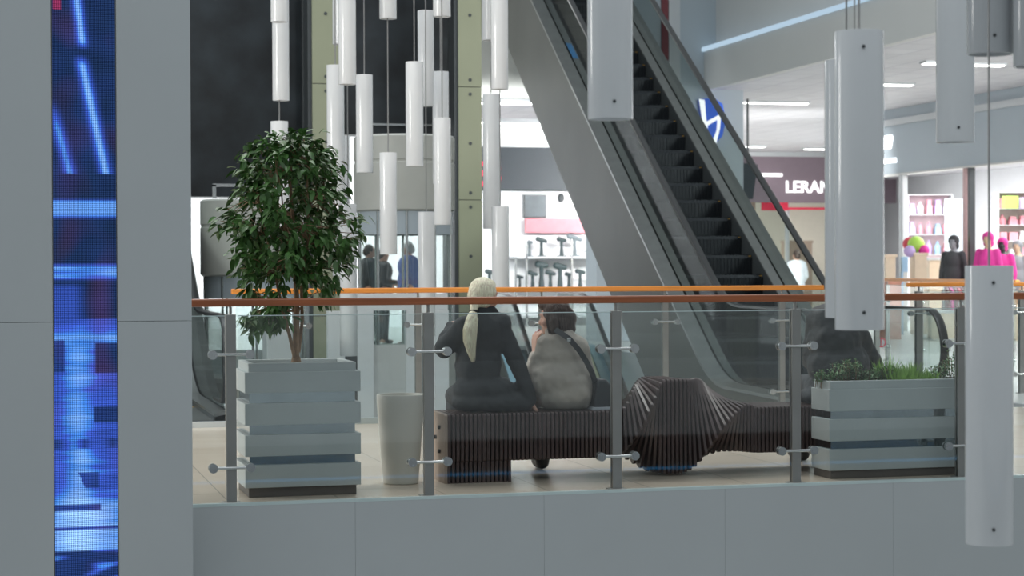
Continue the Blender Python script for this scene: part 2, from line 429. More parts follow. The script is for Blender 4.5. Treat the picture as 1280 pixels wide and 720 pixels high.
bp = [atV(p, 430, V1).x for p in (370, 523, 678, 832, 978)]
railing('glass railing with orange wooden handrail behind the seated women', V1, bp, atV(289, 360, V1).x, atV(1029, 360, V1).x, M['woodo'], M['glassb'], post_w=.05)
a0 = atV(1134, 354, 17.0).x
railing('railing with orange handrail starting beside the curved escalator end', 17.0, [a0+.13, a0+1.25, a0+2.4], a0, a0+3.4, M['woodo'], M['glassb'], post_w=.07)
p0 = atZ(1100, 346.5, 26); p1 = atZ(1272, 353, 21.6); dd = Vector((p1.x-p0.x, p1.y-p0.y, 0)); Ln = dd.length; dd.normalize()
railing('farther railing with thin orange handrail running towards the toy shop', 0, [.25, Ln*.33, Ln*.66, Ln-.2], 0, Ln, M['woodo'], M['glassb'], direc=dd, orig=(p0.x, p0.y, 0))
p0 = atZ(684, 341, 44); p1 = atZ(765, 341, 43); dd = Vector((p1.x-p0.x, p1.y-p0.y, 0)); Ln = dd.length; dd.normalize()
railing('small distant railing with orange handrail before the white shelves', 0, [.1, Ln-.1], 0, Ln, M['woodo'], M['glassb'], direc=dd, orig=(p0.x, p0.y, 0))

# ------------------------------------------------------------------ planters, bin
def planter(name, label, x0, y0, wd, dp, bands, top, inset=.022, core=None):
    root = thing(name, label, 'planter', (x0+wd/2, y0+dp/2, 0))
    mb = MB().box((x0+inset, y0+inset, .0), (x0+wd-inset, y0+dp-inset, bands[0][0])); obj('plinth', mb, M['plinth'] if core is None else core, root, bevel=.003)
    mb = MB().box((x0+inset+.006, y0+inset+.006, bands[0][0]), (x0+wd-inset-.006, y0+dp-inset-.006, top-.08)); obj('core', mb, M['mirror'], root)
    t = .03
    for a, b in bands:
        mb = MB(); mb.box((x0, y0, a), (x0+wd, y0+t, b)); mb.box((x0, y0+dp-t, a), (x0+wd, y0+dp, b))
        mb.box((x0, y0+t, a), (x0+t, y0+dp-t, b)); mb.box((x0+wd-t, y0+t, a), (x0+wd, y0+dp-t, b))
        obj('side_board', mb, M['planter'], root, bevel=.003)
    i = inset; mb = MB(); a, b = bands[-1][1], top; t = .035
    mb.box((x0+i, y0+i, a-.03), (x0+wd-i, y0+i+t, b)); mb.box((x0+i, y0+dp-i-t, a-.03), (x0+wd-i, y0+dp-i, b))
    mb.box((x0+i, y0+i+t, a-.03), (x0+i+t, y0+dp-i-t, b)); mb.box((x0+wd-i-t, y0+i+t, a-.03), (x0+wd-i, y0+dp-i-t, b))
    obj('rim', mb, M['planter'], root, bevel=.004)
    mb = MB().box((x0+i+t, y0+i+t, top-.079), (x0+wd-i-t, y0+dp-i-t, top-.045)); obj('soil_bed', mb, M['soil'] if core else M['white'], root)
    return root
c = atV(306, 560, 10.56); c2 = atV(451, 560, 10.56)
def hh(px, py, v): return atV(px, py, v).z
x = 380
bands = [(hh(x,608.5,10.56), hh(x,580.5,10.56)), (hh(x,569.5,10.56), hh(x,543,10.56)), (hh(x,530.5,10.56), hh(x,503.5,10.56)), (hh(x,490.5,10.56), hh(x,464.5,10.56))]
planter('slatted_planter', 'square pale slatted planter box holding the indoor tree', c.x, 10.56, c2.x-c.x, .5, bands, hh(x,453.5,10.56), core=None)
PT = (c.x, 10.56, c2.x-c.x, .5, hh(x,453.5,10.56))
c = atV(1037, 560, 10.5)
x = 1100
bands = [(hh(x,587,10.5), hh(x,560.5,10.5)), (hh(x,550.5,10.5), hh(x,523,10.5)), (hh(x,513,10.5), hh(x,486,10.5))]
planter('slatted_planter', 'long low pale planter with green plants at the right end of the bench', c.x, 10.5, 1.02, .26, bands, hh(x,475.5,10.5), inset=.012, core=M['plinth'])
PR = (c.x, 10.5, 1.02, .26, hh(x,475.5,10.5))
b0 = atH(506, 607, 0); b0.y += .12
mb = MB().lathe((b0.x, b0.y, 0), [(.098,.0),(.104,.006),(.118,.18),(.130,.36),(.138,.48),(.1395,.515),(.137,.522),(.128,.522),(.126,.50),(.11,.12),(.05,.10)], 48)
tag(obj('litter_bin', mb, M['bin'], smooth=True, loc=(b0.x,b0.y,0)), 'round white tapered litter bin standing left of the bench', 'bin')
mb = MB()
# ------------------------------------------------------------------ foliage helpers
def leaf(mb, p, d, up_, ln, wd, fold=.25, droop=.25):
    d = d.normalized(); s = d.cross(up_)
    if s.length < .1: s = d.cross(Vector((1,0,0)))
    s.normalize(); n = s.cross(d).normalized()
    pts = [p]
    prof = [(.25,.8,.0),(.5,1.0,.0),(.78,.6,0)]
    vs = [p]
    for t, w_, _ in prof:
        cpt = p + d*ln*t - n*0 - Vector((0,0,1))*ln*droop*t*t
        vs += [cpt - s*wd*.5*w_ + n*fold*wd*.5*w_, cpt, cpt + s*wd*.5*w_ + n*fold*wd*.5*w_]
    vs.append(p + d*ln - Vector((0,0,1))*ln*droop)
    mb.add(vs, [(0,2,1),(0,3,2),(1,2,5,4),(2,3,6,5),(4,5,8,7),(5,6,9,8),(7,8,10),(8,9,10)])
# indoor tree
TV = PT[1]+.25
T0 = atV(370, 452, TV); T0.z = PT[4]-.05
root = thing('indoor_tree', 'bushy green indoor fig tree growing in the square slatted planter', 'tree', T0)
def TJ(px, py, dv=0): return atV(px, py, TV+dv)
branches = [
 ([TJ(370,452),TJ(370,425),TJ(371,390),TJ(370,350),TJ(368,310),TJ(366,270),TJ(362,225)], .020, .009),
 ([TJ(368,447,-.01),TJ(362,420,-.03),TJ(353,385,-.05),TJ(344,345,-.06),TJ(334,300,-.08),TJ(325,255,-.1)], .011, .005),
 ([TJ(373,440,.01),TJ(378,400,.03),TJ(376,350,.05),TJ(388,300,.06),TJ(400,250,.08),TJ(408,215,.1)], .011, .005),
 ([TJ(369,380),TJ(372,340,-.05),TJ(356,290,-.1),TJ(352,240,-.14)], .009, .004),
 ([TJ(370,345),TJ(385,310,-.06),TJ(385,260,-.1),TJ(384,215,-.1)], .009, .004)]
mb = MB()
for pts, a, b in branches:
    n = len(pts); mb.tube(pts, [a+(b-a)*i/(n-1) for i in range(n)], 8)
mb.tube([TJ(370,456), TJ(370,446)], [.034,.024], 10)
tr = obj('trunk', mb, M['bark'], root, smooth=True)
# crown outline in photo pixels by row: (y, xmin, xmax)
rows = [(172,340,392),(182,312,402),(195,300,420),(210,298,430),(228,300,428),(245,292,430),(262,276,438),(278,272,448),(292,290,452),(308,296,444),(322,300,436),(340,296,430),(356,300,424),(372,304,412),(388,306,392),(402,304,350),(412,306,330)]
def span(y):
    for (a, b) in zip(rows[:-1], rows[1:]):
        if a[0] <= y <= b[0]:
            t = (y-a[0])/(b[0]-a[0]); return a[1]+t*(b[1]-a[1]), a[2]+t*(b[2]-a[2])
    return None
mbl = MB(); mbt = MB(); rnd = random.Random(4)
def twig(px, py, dep, n):
    P = TJ(px, py, dep)
    # nearest skeleton point
    best = None
    for pts, a, b in branches:
        for q in pts[2:]:
            d = (q-P).length + max(0, q.z-P.z)*.8
            if best is None or d < best[0]: best = (d, q)
    q = best[1]; mid = (P+q)/2 + Vector((rnd.uniform(-.02,.02), rnd.uniform(-.02,.02), .03))
    mbt.tube([q, mid, P], [.0035,.0028,.0018], 5)
    outd = (P - TJ(362, 300)); outd.z *= .3; outd = outd.normalized()
    for k in range(n):
        off = Vector((rnd.gauss(0,.026), rnd.gauss(0,.026), rnd.gauss(0,.024)))
        d = outd*rnd.uniform(0,.9) + Vector((rnd.uniform(-1,1), rnd.uniform(-1,1), rnd.uniform(-1.1,.25)))*.75
        leaf(mbl, P+off, d, Vector((rnd.uniform(-.5,.5),rnd.uniform(-.5,.5),1)), rnd.uniform(.048,.074), rnd.uniform(.025,.036), rnd.uniform(.1,.5), rnd.uniform(.1,.5))
cnt = 0
while cnt < 330:
    y = rnd.uniform(172, 402); s_ = span(y)
    xa, xb = s_; px = rnd.uniform(xa+7, xb-7)
    tt = (px-(xa+xb)/2)/max(1,(xb-xa)/2); vy = (y-285)/125
    if y > 345 and rnd.random() < .62: continue
    if y > 330 and abs(px-372) < 9 and rnd.random() < .8: continue
    if abs(px-352) < 8 and abs(y-240) < 14: continue
    dmax = .36*math.sqrt(max(0, 1-min(1,tt*tt*.8+vy*vy*.7)))
    twig(px, y, rnd.choice((-1,1))*dmax*rnd.uniform(.1,1), rnd.randint(8,13)); cnt += 1
for px, py in ((275,276),(272,284),(284,262),(297,306),(298,322),(296,336),(443,276),(452,270),(447,292),(430,258),(405,196),(425,208),(330,178),(318,188),(385,180),(395,176),(434,318),(436,330),(312,404),(318,396),(345,400),(332,405),(318,412)):
    twig(px, py, rnd.uniform(-.08,.08), 5)
obj('twigs', mbt, M['bark'], root)
obj('foliage', mbl, M['dgreen'], root, smooth=True)
# plants in right planter
def shrub(name, label, pxs, mat_, hmax, cat, kind, n, zone):
    x0 = atV(pxs[0], 480, PR[1]+.12).x; x1 = atV(pxs[1], 480, PR[1]+.12).x
    root = thing(name, label, cat, ((x0+x1)/2, PR[1]+.13, PR[4]-.05)); mb = MB(); ms_ = MB()
    for k in range(n):
        x = rnd.uniform(x0, x1); y = rnd.uniform(PR[1]+.055, PR[1]+.205); base = Vector((x, y, PR[4]-.05))
        h = hmax*rnd.uniform(.55,1)*(.75+.35*math.sin(x*23+zone))
        if kind == 'grass':
            for q in range(7):
                d = Vector((rnd.uniform(-.5,.5), rnd.uniform(-.4,.4), 1))
                leaf(mb, base+Vector((rnd.gauss(0,.006),rnd.gauss(0,.006),.0)), d, Vector((rnd.uniform(-1,1),1,0)), (h+.04)*rnd.uniform(.8,1.1), .007, .2, .1)
        else:
            top = base+Vector((rnd.uniform(-.02,.02), rnd.uniform(-.02,.02), h+.04)); ms_.tube([base, top], [.002,.0012], 4)
            for q in range(22):
                t = rnd.uniform(.3,1); p = base.lerp(top, t)+Vector((rnd.gauss(0,.006),rnd.gauss(0,.006),0))
                leaf(mb, p, Vector((rnd.uniform(-1,1), rnd.uniform(-1,1), rnd.uniform(-.1,.9))), Vector((0,0,1)), rnd.uniform(.014,.024), rnd.uniform(.009,.014), .3, .1)
    if ms_.v: obj('stems', ms_, M['bark'], root)
    obj('leaves', mb, mat_, root, smooth=True)
shrub('low_shrub', 'dark small-leaved shrub filling the left part of the long planter', (1024,1108), M['box'], .13, 'shrub', 'box', 115, 1)
shrub('grass_tuft', 'bright fresh green grassy tuft in the middle of the long planter', (1104,1138), M['grassg'], .19, 'plant', 'grass', 55, 2)
shrub('grass_tuft', 'lower green grassy tuft right of the tallest tuft in the long planter', (1136,1170), M['grassg'], .15, 'plant', 'grass', 50, 5)
shrub('low_shrub', 'small airy shrub with dark sprigs at the right end of the long planter', (1166,1196), M['box'], .17, 'shrub', 'box', 22, 4)

# ------------------------------------------------------------------ wavy slatted bench
BV0 = 10.91; BD = .40
bx0 = atV(560, 570, BV0).x; bx1 = atV(1125, 560, BV0).x
wx0 = atV(768, 540, BV0).x; wx1 = atV(946, 540, BV0).x
HS = .405; HB = .125
root = thing('slatted_bench', 'long dark brown slatted bench with a twisted wave in its middle', 'bench', (bx0, BV0, 0))
def interp(t, pts):
    for (a,b),(c_,d) in zip(pts[:-1], pts[1:]):
        if a <= t <= c_: return b+(d-b)*(t-a)/(c_-a)
    return pts[-1][1]
def slat(mb, x, t, prof):
    n = len(prof)
    mb.prism([(x, p[0], p[1]) for p in prof], (t, 0, 0))
def rrect(cy, cz, hw, hh_, ang, r=.02):
    pts = []
    for sx_, sz_ in ((1,1),(-1,1),(-1,-1),(1,-1)):
        a0_ = {(1,1):0,(-1,1):90,(-1,-1):180,(1,-1):270}[(sx_,sz_)]
        for k in range(4):
            a = math.radians(a0_+k*30); pts.append((sx_*(hw-r)+r*math.cos(a), sz_*(hh_-r)+r*math.sin(a)))
    c_, s_ = math.cos(ang), math.sin(ang)
    return [(cy+p[0]*c_-p[1]*s_, cz+p[0]*s_+p[1]*c_) for p in pts]
pitch_s = .0262; ts = .017
cy0 = BV0+BD/2; cz0 = (HS+HB)/2
secs = {'seat_section_left': MB(), 'twisted_section': MB(), 'seat_section_right': MB()}
legs = {'left': MB(), 'right': MB()}
x = bx0; i = 0
lx1 = atV(637, 590, BV0).x
while x < bx1:
    if x < wx0: key = 'seat_section_left'
    elif x > wx1: key = 'seat_section_right'
    else: key = 'twisted_section'
    if key == 'twisted_section':
        t = (x-wx0)/(wx1-wx0); ang = PI/2*(smooth(0,.36,t)+smooth(.46,.95,t))
        g = math.sin(PI*t)**.8
        hw = BD/2 + .085*g; hv = (HS-HB)/2+.045*g
        # keep the lowest corner just above the floor
        pr = rrect(cy0, 0, hw, hv, -ang, .02)
        zt_ = interp(t, ((0,.405),(.07,.43),(.13,.51),(.21,.555),(.32,.585),(.62,.585),(.70,.565),(.80,.51),(.9,.445),(1,.405)))
        zb_ = interp(t, ((0,.125),(.08,.12),(.17,.085),(.25,.025),(.35,.012),(.55,.012),(.61,.035),(.68,.10),(.76,.135),(.85,.14),(1,.125)))
        m0, m1 = min(p[1] for p in pr), max(p[1] for p in pr)
        pr = [(p[0], zb_+(p[1]-m0)/(m1-m0)*(zt_-zb_)) for p in pr]
        lean = 0
        zc = (zt_+zb_)/2
        n_ = len(pr)
        secs[key].prism([(x+lean*(p[1]-zc)*.55, p[0], p[1]) for p in pr], (ts,0,0)); x += pitch_s; continue
    else: pr = rrect(cy0, cz0, BD/2, (HS-HB)/2, 0, .012)
    slat(secs[key], x, ts, pr)
    for nm, (l0, l1) in (('left',(bx0-.001, lx1)), ('right',(bx1-.38, bx1))):
        if l0 <= x <= l1: slat(legs[nm], x, ts, [(BV0+.01,0),(BV0+BD-.06,0),(BV0+BD-.06,HB-.001),(BV0+.01,HB-.001)])
    x += pitch_s; i += 1
for k, m_ in secs.items():
    m2 = m_
    obj(k.replace('_left','').replace('_right',''), m2, M['bench'], root)
    mr_ = MB()
mb = MB()   # hidden steel spine that carries the slats
mb.box((bx0+.01, cy0-.03, cz0-.03), (bx1-.01, cy0+.03, cz0+.03)); obj('spine', mb, M['black'], root)
for k in legs: obj('leg_block', legs[k], M['bench'], root)
mb = MB().prism([(bx0-.02, p[0], p[1]) for p in rrect(cy0, cz0, BD/2, (HS-HB)/2, 0, .012)], (.018,0,0)); mb.box((bx0-.02, BV0+.01, 0), (bx0-.002, BV0+BD-.06, HB))
ebd = obj('end_board', mb, M['benchend'], root, label='tan coloured end board')
for py, dv in ((534,.12),(546,.22),(564,.12)):
    q = atU(0,0,1); z = hh(552, py, BV0+dv)
    mb = MB().cyl((bx0-.02, BV0+dv, z), (bx0-.034, BV0+dv, z), .012, n=12); obj('bolt', mb, M['screw'], ebd)

# ------------------------------------------------------------------ people
PV = BV0 + .20
def J(px, py, dv=0.0): return atV(px, py, PV+dv)
def remesh(o, vox, smooth_it=6, disp=None):
    r = o.modifiers.new('merge','REMESH'); r.mode = 'VOXEL'; r.voxel_size = vox; r.use_smooth_shade = True
    s = o.modifiers.new('soften','SMOOTH'); s.iterations = smooth_it; s.factor = .5
    if disp:
        tx = bpy.data.textures.new('folds','CLOUDS'); tx.noise_scale = disp[1]; tx.noise_depth = 2
        d = o.modifiers.new('folds','DISPLACE'); d.texture = tx; d.strength = disp[0]; d.mid_level = .5; d.texture_coords = 'GLOBAL'
def hand(mb, wr, d, side, curl, sz=1.0, nails=None, spread=.25):
    """palm + five fingers; d direction of the hand, side = towards the thumb, curl = direction the fingers bend to"""
    d = d.normalized(); side = (side - d*side.dot(d)).normalized(); curl = (curl - d*curl.dot(d)).normalized()
    c0 = wr + d*.02*sz; c1 = wr + d*.075*sz
    for k in (-1.3,-.45,.45,1.3): mb.caps(c0+side*.008*k*sz, c1+side*.016*k*sz, .014*sz, .011*sz)
    for k, ln in ((1.3,.066),(.45,.076),(-.45,.070),(-1.3,.055)):
        p = c1+side*.017*k*sz; dir_ = (d + side*spread*.3*k).normalized(); r = .0085*sz
        for q, (f_, cu) in enumerate(((.45,.25),(.32,.8),(.23,1.3))):
            dn = (dir_*math.cos(cu*.8) + curl*math.sin(cu*.8)).normalized(); p2 = p + dn*ln*f_*sz
            mb.caps(p, p2, r, r*.88); p = p2; r *= .9
        if nails is not None: nails.ell(p+dn*.004, (.006,.006,.006), None, 8, 6)
    p = c0+side*.02*sz; pd = (d*.6+side*.9).normalized(); r = .0105*sz
    for f_ in (.038,.03):
        p2 = p + pd*f_*sz; mb.caps(p, p2, r, r*.85); p = p2; pd = (pd+d*.5+curl*.3).normalized(); r *= .9
    if nails is not None: nails.ell(p, (.007,.007,.007), None, 8, 6)
def head(mb, c, face, sz=1.0):
    """skull, jaw, nose, ears; face = horizontal direction looked at"""
    f = face.normalized(); u = Vector((0,0,1)); s = f.cross(u).normalized(); u = s.cross(f)
    Mh = Matrix((s, f, u)).transposed()
    def P(a, b, c_): return c + (s*a+f*b+u*c_)*sz
    mb.ell(P(0,-.008,.022), (.074*sz,.090*sz,.088*sz), Mh); mb.ell(P(0,.028,-.045), (.052*sz,.058*sz,.062*sz), Mh)
    mb.caps(P(0,.082,.012), P(0,.102,-.022), .008*sz, .013*sz)          # nose
    mb.ell(P(0,.074,-.088), (.020*sz,.018*sz,.016*sz), Mh)               # chin
    mb.ell(P(0,.082,-.052), (.024*sz,.012*sz,.007*sz), Mh); mb.ell(P(0,.080,-.062), (.022*sz,.012*sz,.008*sz), Mh)   # lips
    mb.caps(P(-.04,.078,.03), P(.04,.078,.03), .010*sz, .010*sz)         # brow
    for q in (-1,1):
        mb.ell(P(.030*q,.072,.012), (.013*sz,.010*sz,.009*sz), Mh)       # eyes
        mb.ell(P(.076*q,-.006,-.004), (.009*sz,.020*sz,.030*sz), Mh)     # ears
        mb.ell(P(.045*q,.055,-.025), (.022*sz,.022*sz,.022*sz), Mh)      # cheeks
    return P
FW = Vector((0,1,0)); UP = Vector((0,0,1)); RX = Vector((1,0,0))
SEAT = HS
# --- blond woman
hc = J(605, 371); face = Vector((.75, .62, -.1))
root = thing('person', 'person with a blond ponytail and long black coat sitting on the bench', 'person', Vector((hc.x, PV, SEAT)))
mb = MB(); nl = MB(); P = head(mb, hc, face, .98)
neck = J(602, 398, .0); chest = J(603, 425, .03); pelvis = J(606, 495, .03)
mb.caps(P(0,-.02,-.06), neck, .046, .052)
mb.caps(neck, chest, .05, .09); mb.caps(chest, pelvis, .09, .10); mb.caps(pelvis-RX*.04, pelvis+RX*.06, .10, .10)
shL = J(579, 407, 0); elL = J(555, 436, .05); haL = J(566, 406, .22)
shR = J(627, 405, 0); elR = J(648, 457, -.02); haR = J(664, 505, -.02)
mb.caps(neck, shL, .04, .042); mb.caps(neck, shR, .04, .042)
for a, b, c_ in ((shL, elL, haL), (shR, elR, haR)): mb.caps(a, b, .038, .030); mb.caps(b, c_, .030, .024)
hand(mb, haL, (P(0,.07,-.06)-haL), Vector((.2,-1,.2)), Vector((1,0,0)))
hand(mb, haR, Vector((.35,-.15,-.55)), Vector((0,1,0)), Vector((.3,-.1,-1)), spread=1)
for sgn in (-1,1):
    hip = pelvis + RX*.09*sgn + FW*.03; hip.z = SEAT+.10
    kn = Vector((hip.x+.05*sgn+.07, PV+.44, SEAT+.06)); an = Vector((kn.x-.05, PV+.32, .09)); toe = an+Vector((.0,.14,-.045))
    mb.caps(hip, kn, .075, .045); mb.caps(kn, an, .042, .03); mb.caps(an, an+Vector((0,.07,-.03)), .028, .022)
o = obj('body', mb, M['skin'], root); remesh(o, .009, 3)
mb = MB()   # coat
mb.caps(J(603,399), J(603,412,.01), .062, .13); mb.ell(J(602,425,.01), (.138,.115,.13), None); mb.ell(J(598,455,.01), (.142,.12,.16)); mb.ell(J(603,488,.01), (.185,.14,.10))
mb.ell(J(611,503,.0), (.235,.16,.075)); mb.ell(J(640,506,.02), (.13,.13,.06))
for a, b, ra, rb in ((J(603,403),J(581,408),.065,.066),(J(603,403),J(626,405),.065,.068),(J(581,409),elL,.066,.058),(elL,elL.lerp(haL,.88),.060,.044),(J(625,406),elR,.060,.050),(elR,elR.lerp(haR,.9),.050,.042)): mb.caps(a,b,ra,rb)
mb.caps(J(597,391,-.03), J(613,391,-.01), .045, .045)
for sgn in (-1,1):
    hip = pelvis + RX*.09*sgn; hip.z = SEAT+.10; kn = Vector((hip.x+.05*sgn+.07, PV+.44, SEAT+.06)); mb.caps(hip, kn, .105, .078)
# cut at seat height by keeping everything above the slats
mb.v = [(v[0], v[1], max(v[2], SEAT+.004)) for v in mb.v]
o = obj('coat', mb, M['coatb'], root); remesh(o, .011, 5, (.022,.07))
mb = MB()
for sgn in (-1,1):
    hip = pelvis + RX*.09*sgn + FW*.03; kn = Vector((hip.x+.05*sgn+.07, PV+.44, SEAT+.06)); an = Vector((kn.x-.05, PV+.32, .09))
    mb.caps(kn, an-UP*.0, .074, .058)
o = obj('trousers', mb, M['pants'], root); remesh(o, .01, 3)
for sgn in (-1,1):
    hip = pelvis + RX*.09*sgn; an = Vector((hip.x+.05*sgn+.02, PV+.32, .07))
    mb = MB().caps(an, an-UP*.02, .05, .048); mb.ell(an+Vector((0,.07,-.02)), (.045,.12,.05)); mb.v = [(v[0],v[1],max(v[2],.002)) for v in mb.v]
    o = obj('boot', mb, M['black'], root); remesh(o, .008, 3)
mb = MB()   # hair: cap + ponytail
mb.ell(P(0,-.020,.030), (.084,.090,.088)); mb.ell(P(0,-.055,.0), (.068,.055,.072)); mb.ell(P(-.01,.02,.075), (.066,.06,.04))
mb.ell(P(0,-.03,-.03), (.066,.06,.05))
tie = J(592,389,-.09)
mb.caps(P(0,-.09,-.03), tie, .035, .022)
pts = [tie, J(590,398,-.115), J(587.5,412,-.135), J(587,426,-.14), J(589,440,-.135), J(591,449,-.13)]
rs = [.021,.034,.040,.036,.024,.008]
for k in range(5): mb.caps(pts[k], pts[k+1], rs[k], rs[k+1])
o = obj('hair', mb, M['blond'], root); remesh(o, .007, 3, (.008,.02))
mb = MB()
for k in range(90):
    a = rnd.uniform(0,2*PI); rr_ = rnd.uniform(.75,1.08); st = []
    for q in range(1,6): st.append(pts[q] + Vector((math.cos(a)*rs[q]*rr_, math.sin(a)*rs[q]*rr_, 0)))
    st[-1] += Vector((rnd.uniform(-.008,.008), rnd.uniform(-.005,.005), rnd.uniform(-.02,.01)))
    mb.tube(st, [.0022,.0026,.0024,.0018,.0006], 4)
obj('ponytail_strands', mb, M['blond'], root, smooth=True)
mb = MB().lathe(tuple(tie), [(.024,-.008),(.027,-.004),(.027,.006),(.024,.01)], 16); obj('hair_band', mb, M['black'], root, smooth=True)

# --- brown-haired woman
hc = J(693, 397, .03); face = Vector((-.80, .55, -.12))
root = thing('person', 'brown-haired person in a beige grey coat sitting on the bench with a dark shoulder strap', 'person', Vector((hc.x, PV, SEAT)))
mb = MB(); P = head(mb, hc, face, .95)
neck = J(699, 418, .0); chest = J(702, 445, .02); pelvis = J(706, 498, .02)
mb.caps(P(0,-.02,-.06), neck, .045, .05); mb.caps(neck, chest, .05, .08); mb.caps(chest, pelvis, .085, .095); mb.caps(pelvis-RX*.04, pelvis+RX*.04, .09, .09)
shL = J(682, 428); elL = J(667, 465, .06); haL = J(669, 440, .20)
shR = J(724, 430); elR = J(733, 470, .03); haR = J(712, 482, .26)
mb.caps(neck, shL, .035, .036); mb.caps(neck, shR, .035, .036)
for a, b, c_ in ((shL, elL, haL), (shR, elR, haR)): mb.caps(a, b, .034, .028); mb.caps(b, c_, .028, .022)
hand(mb, haL, Vector((.02,.05,1)), Vector((.4,-.8,0)), Vector((.9,.1,.2)), 1.0, nl, .9)
hand(mb, haR, Vector((-.5,.7,-.2)), Vector((0,0,1)), Vector((-.3,.1,-1)))
for sgn in (-1,1):
    hip = pelvis + RX*.085*sgn + FW*.03; hip.z = SEAT+.10
    kn = Vector((hip.x+.04+.04*sgn, PV+.42, SEAT+.06)); an = Vector((kn.x-.20, PV+.40, .09)); toe = an+Vector((-.01,.13,-.045))
    mb.caps(hip, kn, .072, .045); mb.caps(kn, an, .04, .03); mb.caps(an, an+Vector((0,.07,-.03)), .028, .022)
o = obj('body', mb, M['skin'], root); remesh(o, .009, 3)
obj('nail_polish', nl, M['nail'], root, smooth=True)
mb = MB()
mb.caps(J(699,421), J(701,432,.01), .07, .12); mb.ell(J(701,446,.0), (.138,.12,.13)); mb.ell(J(702,474,.0), (.188,.145,.16)); mb.ell(J(706,494,.0), (.18,.15,.12))
for a, b, ra, rb in ((J(700,424),J(684,430),.066,.06),(J(700,424),J(722,432),.066,.066),(J(684,430),elL,.060,.05),(elL,elL.lerp(haL,.75),.05,.04),(J(722,434),elR,.066,.056),(elR,elR.lerp(haR,.85),.052,.04)): mb.caps(a,b,ra,rb)
mb.caps(J(690,415,.03), J(708,417,.0), .045, .047)
for sgn in (-1,1):
    hip = pelvis + RX*.085*sgn; hip.z = SEAT+.10; kn = Vector((hip.x+.04+.04*sgn, PV+.40, SEAT+.06)); mb.caps(hip, kn, .10, .07)
mb.v = [(v[0], v[1], max(v[2], SEAT+.004)) for v in mb.v]
o = obj('coat', mb, M['coatg'], root); remesh(o, .011, 5, (.026,.075))
mb = MB()
for sgn in (-1,1):
    hip = pelvis + RX*.085*sgn; kn = Vector((hip.x+.04+.04*sgn, PV+.42, SEAT+.06)); an = Vector((kn.x-.20, PV+.40, .09)); mb.caps(kn, an-UP*.0, .072, .056)
o = obj('trousers', mb, M['pants'], root); remesh(o, .01, 3)
for sgn in (-1,1):
    hip = pelvis + RX*.085*sgn; an = Vector((hip.x-.16+.04*sgn, PV+.40, .07))
    mb = MB().caps(an, an-UP*.02, .048, .046); mb.ell(an+Vector((0,.07,-.02)), (.042,.115,.048)); mb.v = [(v[0],v[1],max(v[2],.002)) for v in mb.v]
    o = obj('boot', mb, M['black'], root); remesh(o, .008, 3)
mb = MB()   # bob hair
mb.ell(P(0,-.022,.028), (.088,.094,.090)); mb.ell(P(0,-.062,-.02), (.080,.055,.085)); mb.ell(P(.055,-.02,-.035), (.04,.055,.09)); mb.ell(P(-.06,-.01,-.035), (.032,.055,.085)); mb.ell(P(0,-.06,-.075), (.072,.045,.05)); mb.ell(P(0,.035,.08), (.064,.05,.032))
o = obj('hair', mb, M['brown'], root); remesh(o, .008, 3, (.012,.03))
mb = MB()
for k in range(110):
    a = rnd.uniform(-2.2, 2.2); q0 = P(math.sin(a)*.045, -math.cos(a)*.055-.01, .09)
    q1 = P(math.sin(a)*.086, -math.cos(a)*.088-.02, .02); q2 = P(math.sin(a)*.090, -math.cos(a)*.092-.02, -.05); q3 = P(math.sin(a)*.082+rnd.uniform(-.01,.01), -math.cos(a)*.086-.02, -.115-rnd.uniform(0,.02))
    mb.tube([q0,q1,q2,q3], [.002,.003,.003,.0008], 4)
obj('hair_strands', mb, M['brown'], root, smooth=True)

# shoulder bag of the brown-haired woman
bagc = J(750, 494, -.02)
root = thing('shoulder_bag', 'black shoulder bag hanging at the right side of the beige coat', 'bag', Vector((bagc.x, bagc.y, SEAT+.005)))
mb = MB(); prof = [(-.055,SEAT+.006),(.055,SEAT+.006),(.062,SEAT+.05),(.045,SEAT+.15),(.02,SEAT+.185),(-.02,SEAT+.185),(-.045,SEAT+.15),(-.062,SEAT+.05)]
mb.prism([(bagc.x+a-.005, bagc.y-.09, z) for a, z in prof], (0,.20,0)); obj('bag_body', mb, M['strap'], root, bevel=.015)
sp_ = [J(694,412,-.085), J(702,417,-.12), J(712,424,-.145), J(724,438,-.155), J(733,452,-.15), J(740,466,-.12), J(744,478,-.06)]
mb = MB(); secs_ = []
for k, p in enumerate(sp_):
    t_ = (sp_[min(k+1,6)]-sp_[max(k-1,0)]).normalized(); s_ = t_.cross(Vector((0,-1,0))).normalized(); n_ = s_.cross(t_).normalized()
    secs_.append([p+s_*.016+n_*.003, p-s_*.016+n_*.003, p-s_*.016-n_*.003, p+s_*.016-n_*.003])
mb.loft(secs_); so_ = obj('strap', mb, M['strap'], root, smooth=True)
mb = MB().box(tuple(J(711,425,-.158)-Vector((.012,.004,.012))), tuple(J(711,425,-.158)+Vector((.012,.004,.012)))); obj('buckle', mb, M['bsteel'], so_, bevel=.002)
pc = J(752, 515, -.03)  # thin pale sheets standing in for a reflection on the bench seat
mb = MB(); 
for k in range(4): mb.box((pc.x-.09+.004*k, pc.y-.09, SEAT+.002+.004*k), (pc.x+.085-.003*k, pc.y+.07-.004*k, SEAT+.005+.004*k))
tag(obj('seat_reflection', mb, M['layer'], loc=(pc.x,pc.y,SEAT)), 'pale flat layers standing in for a seat reflection beside the beige coat', 'layer')

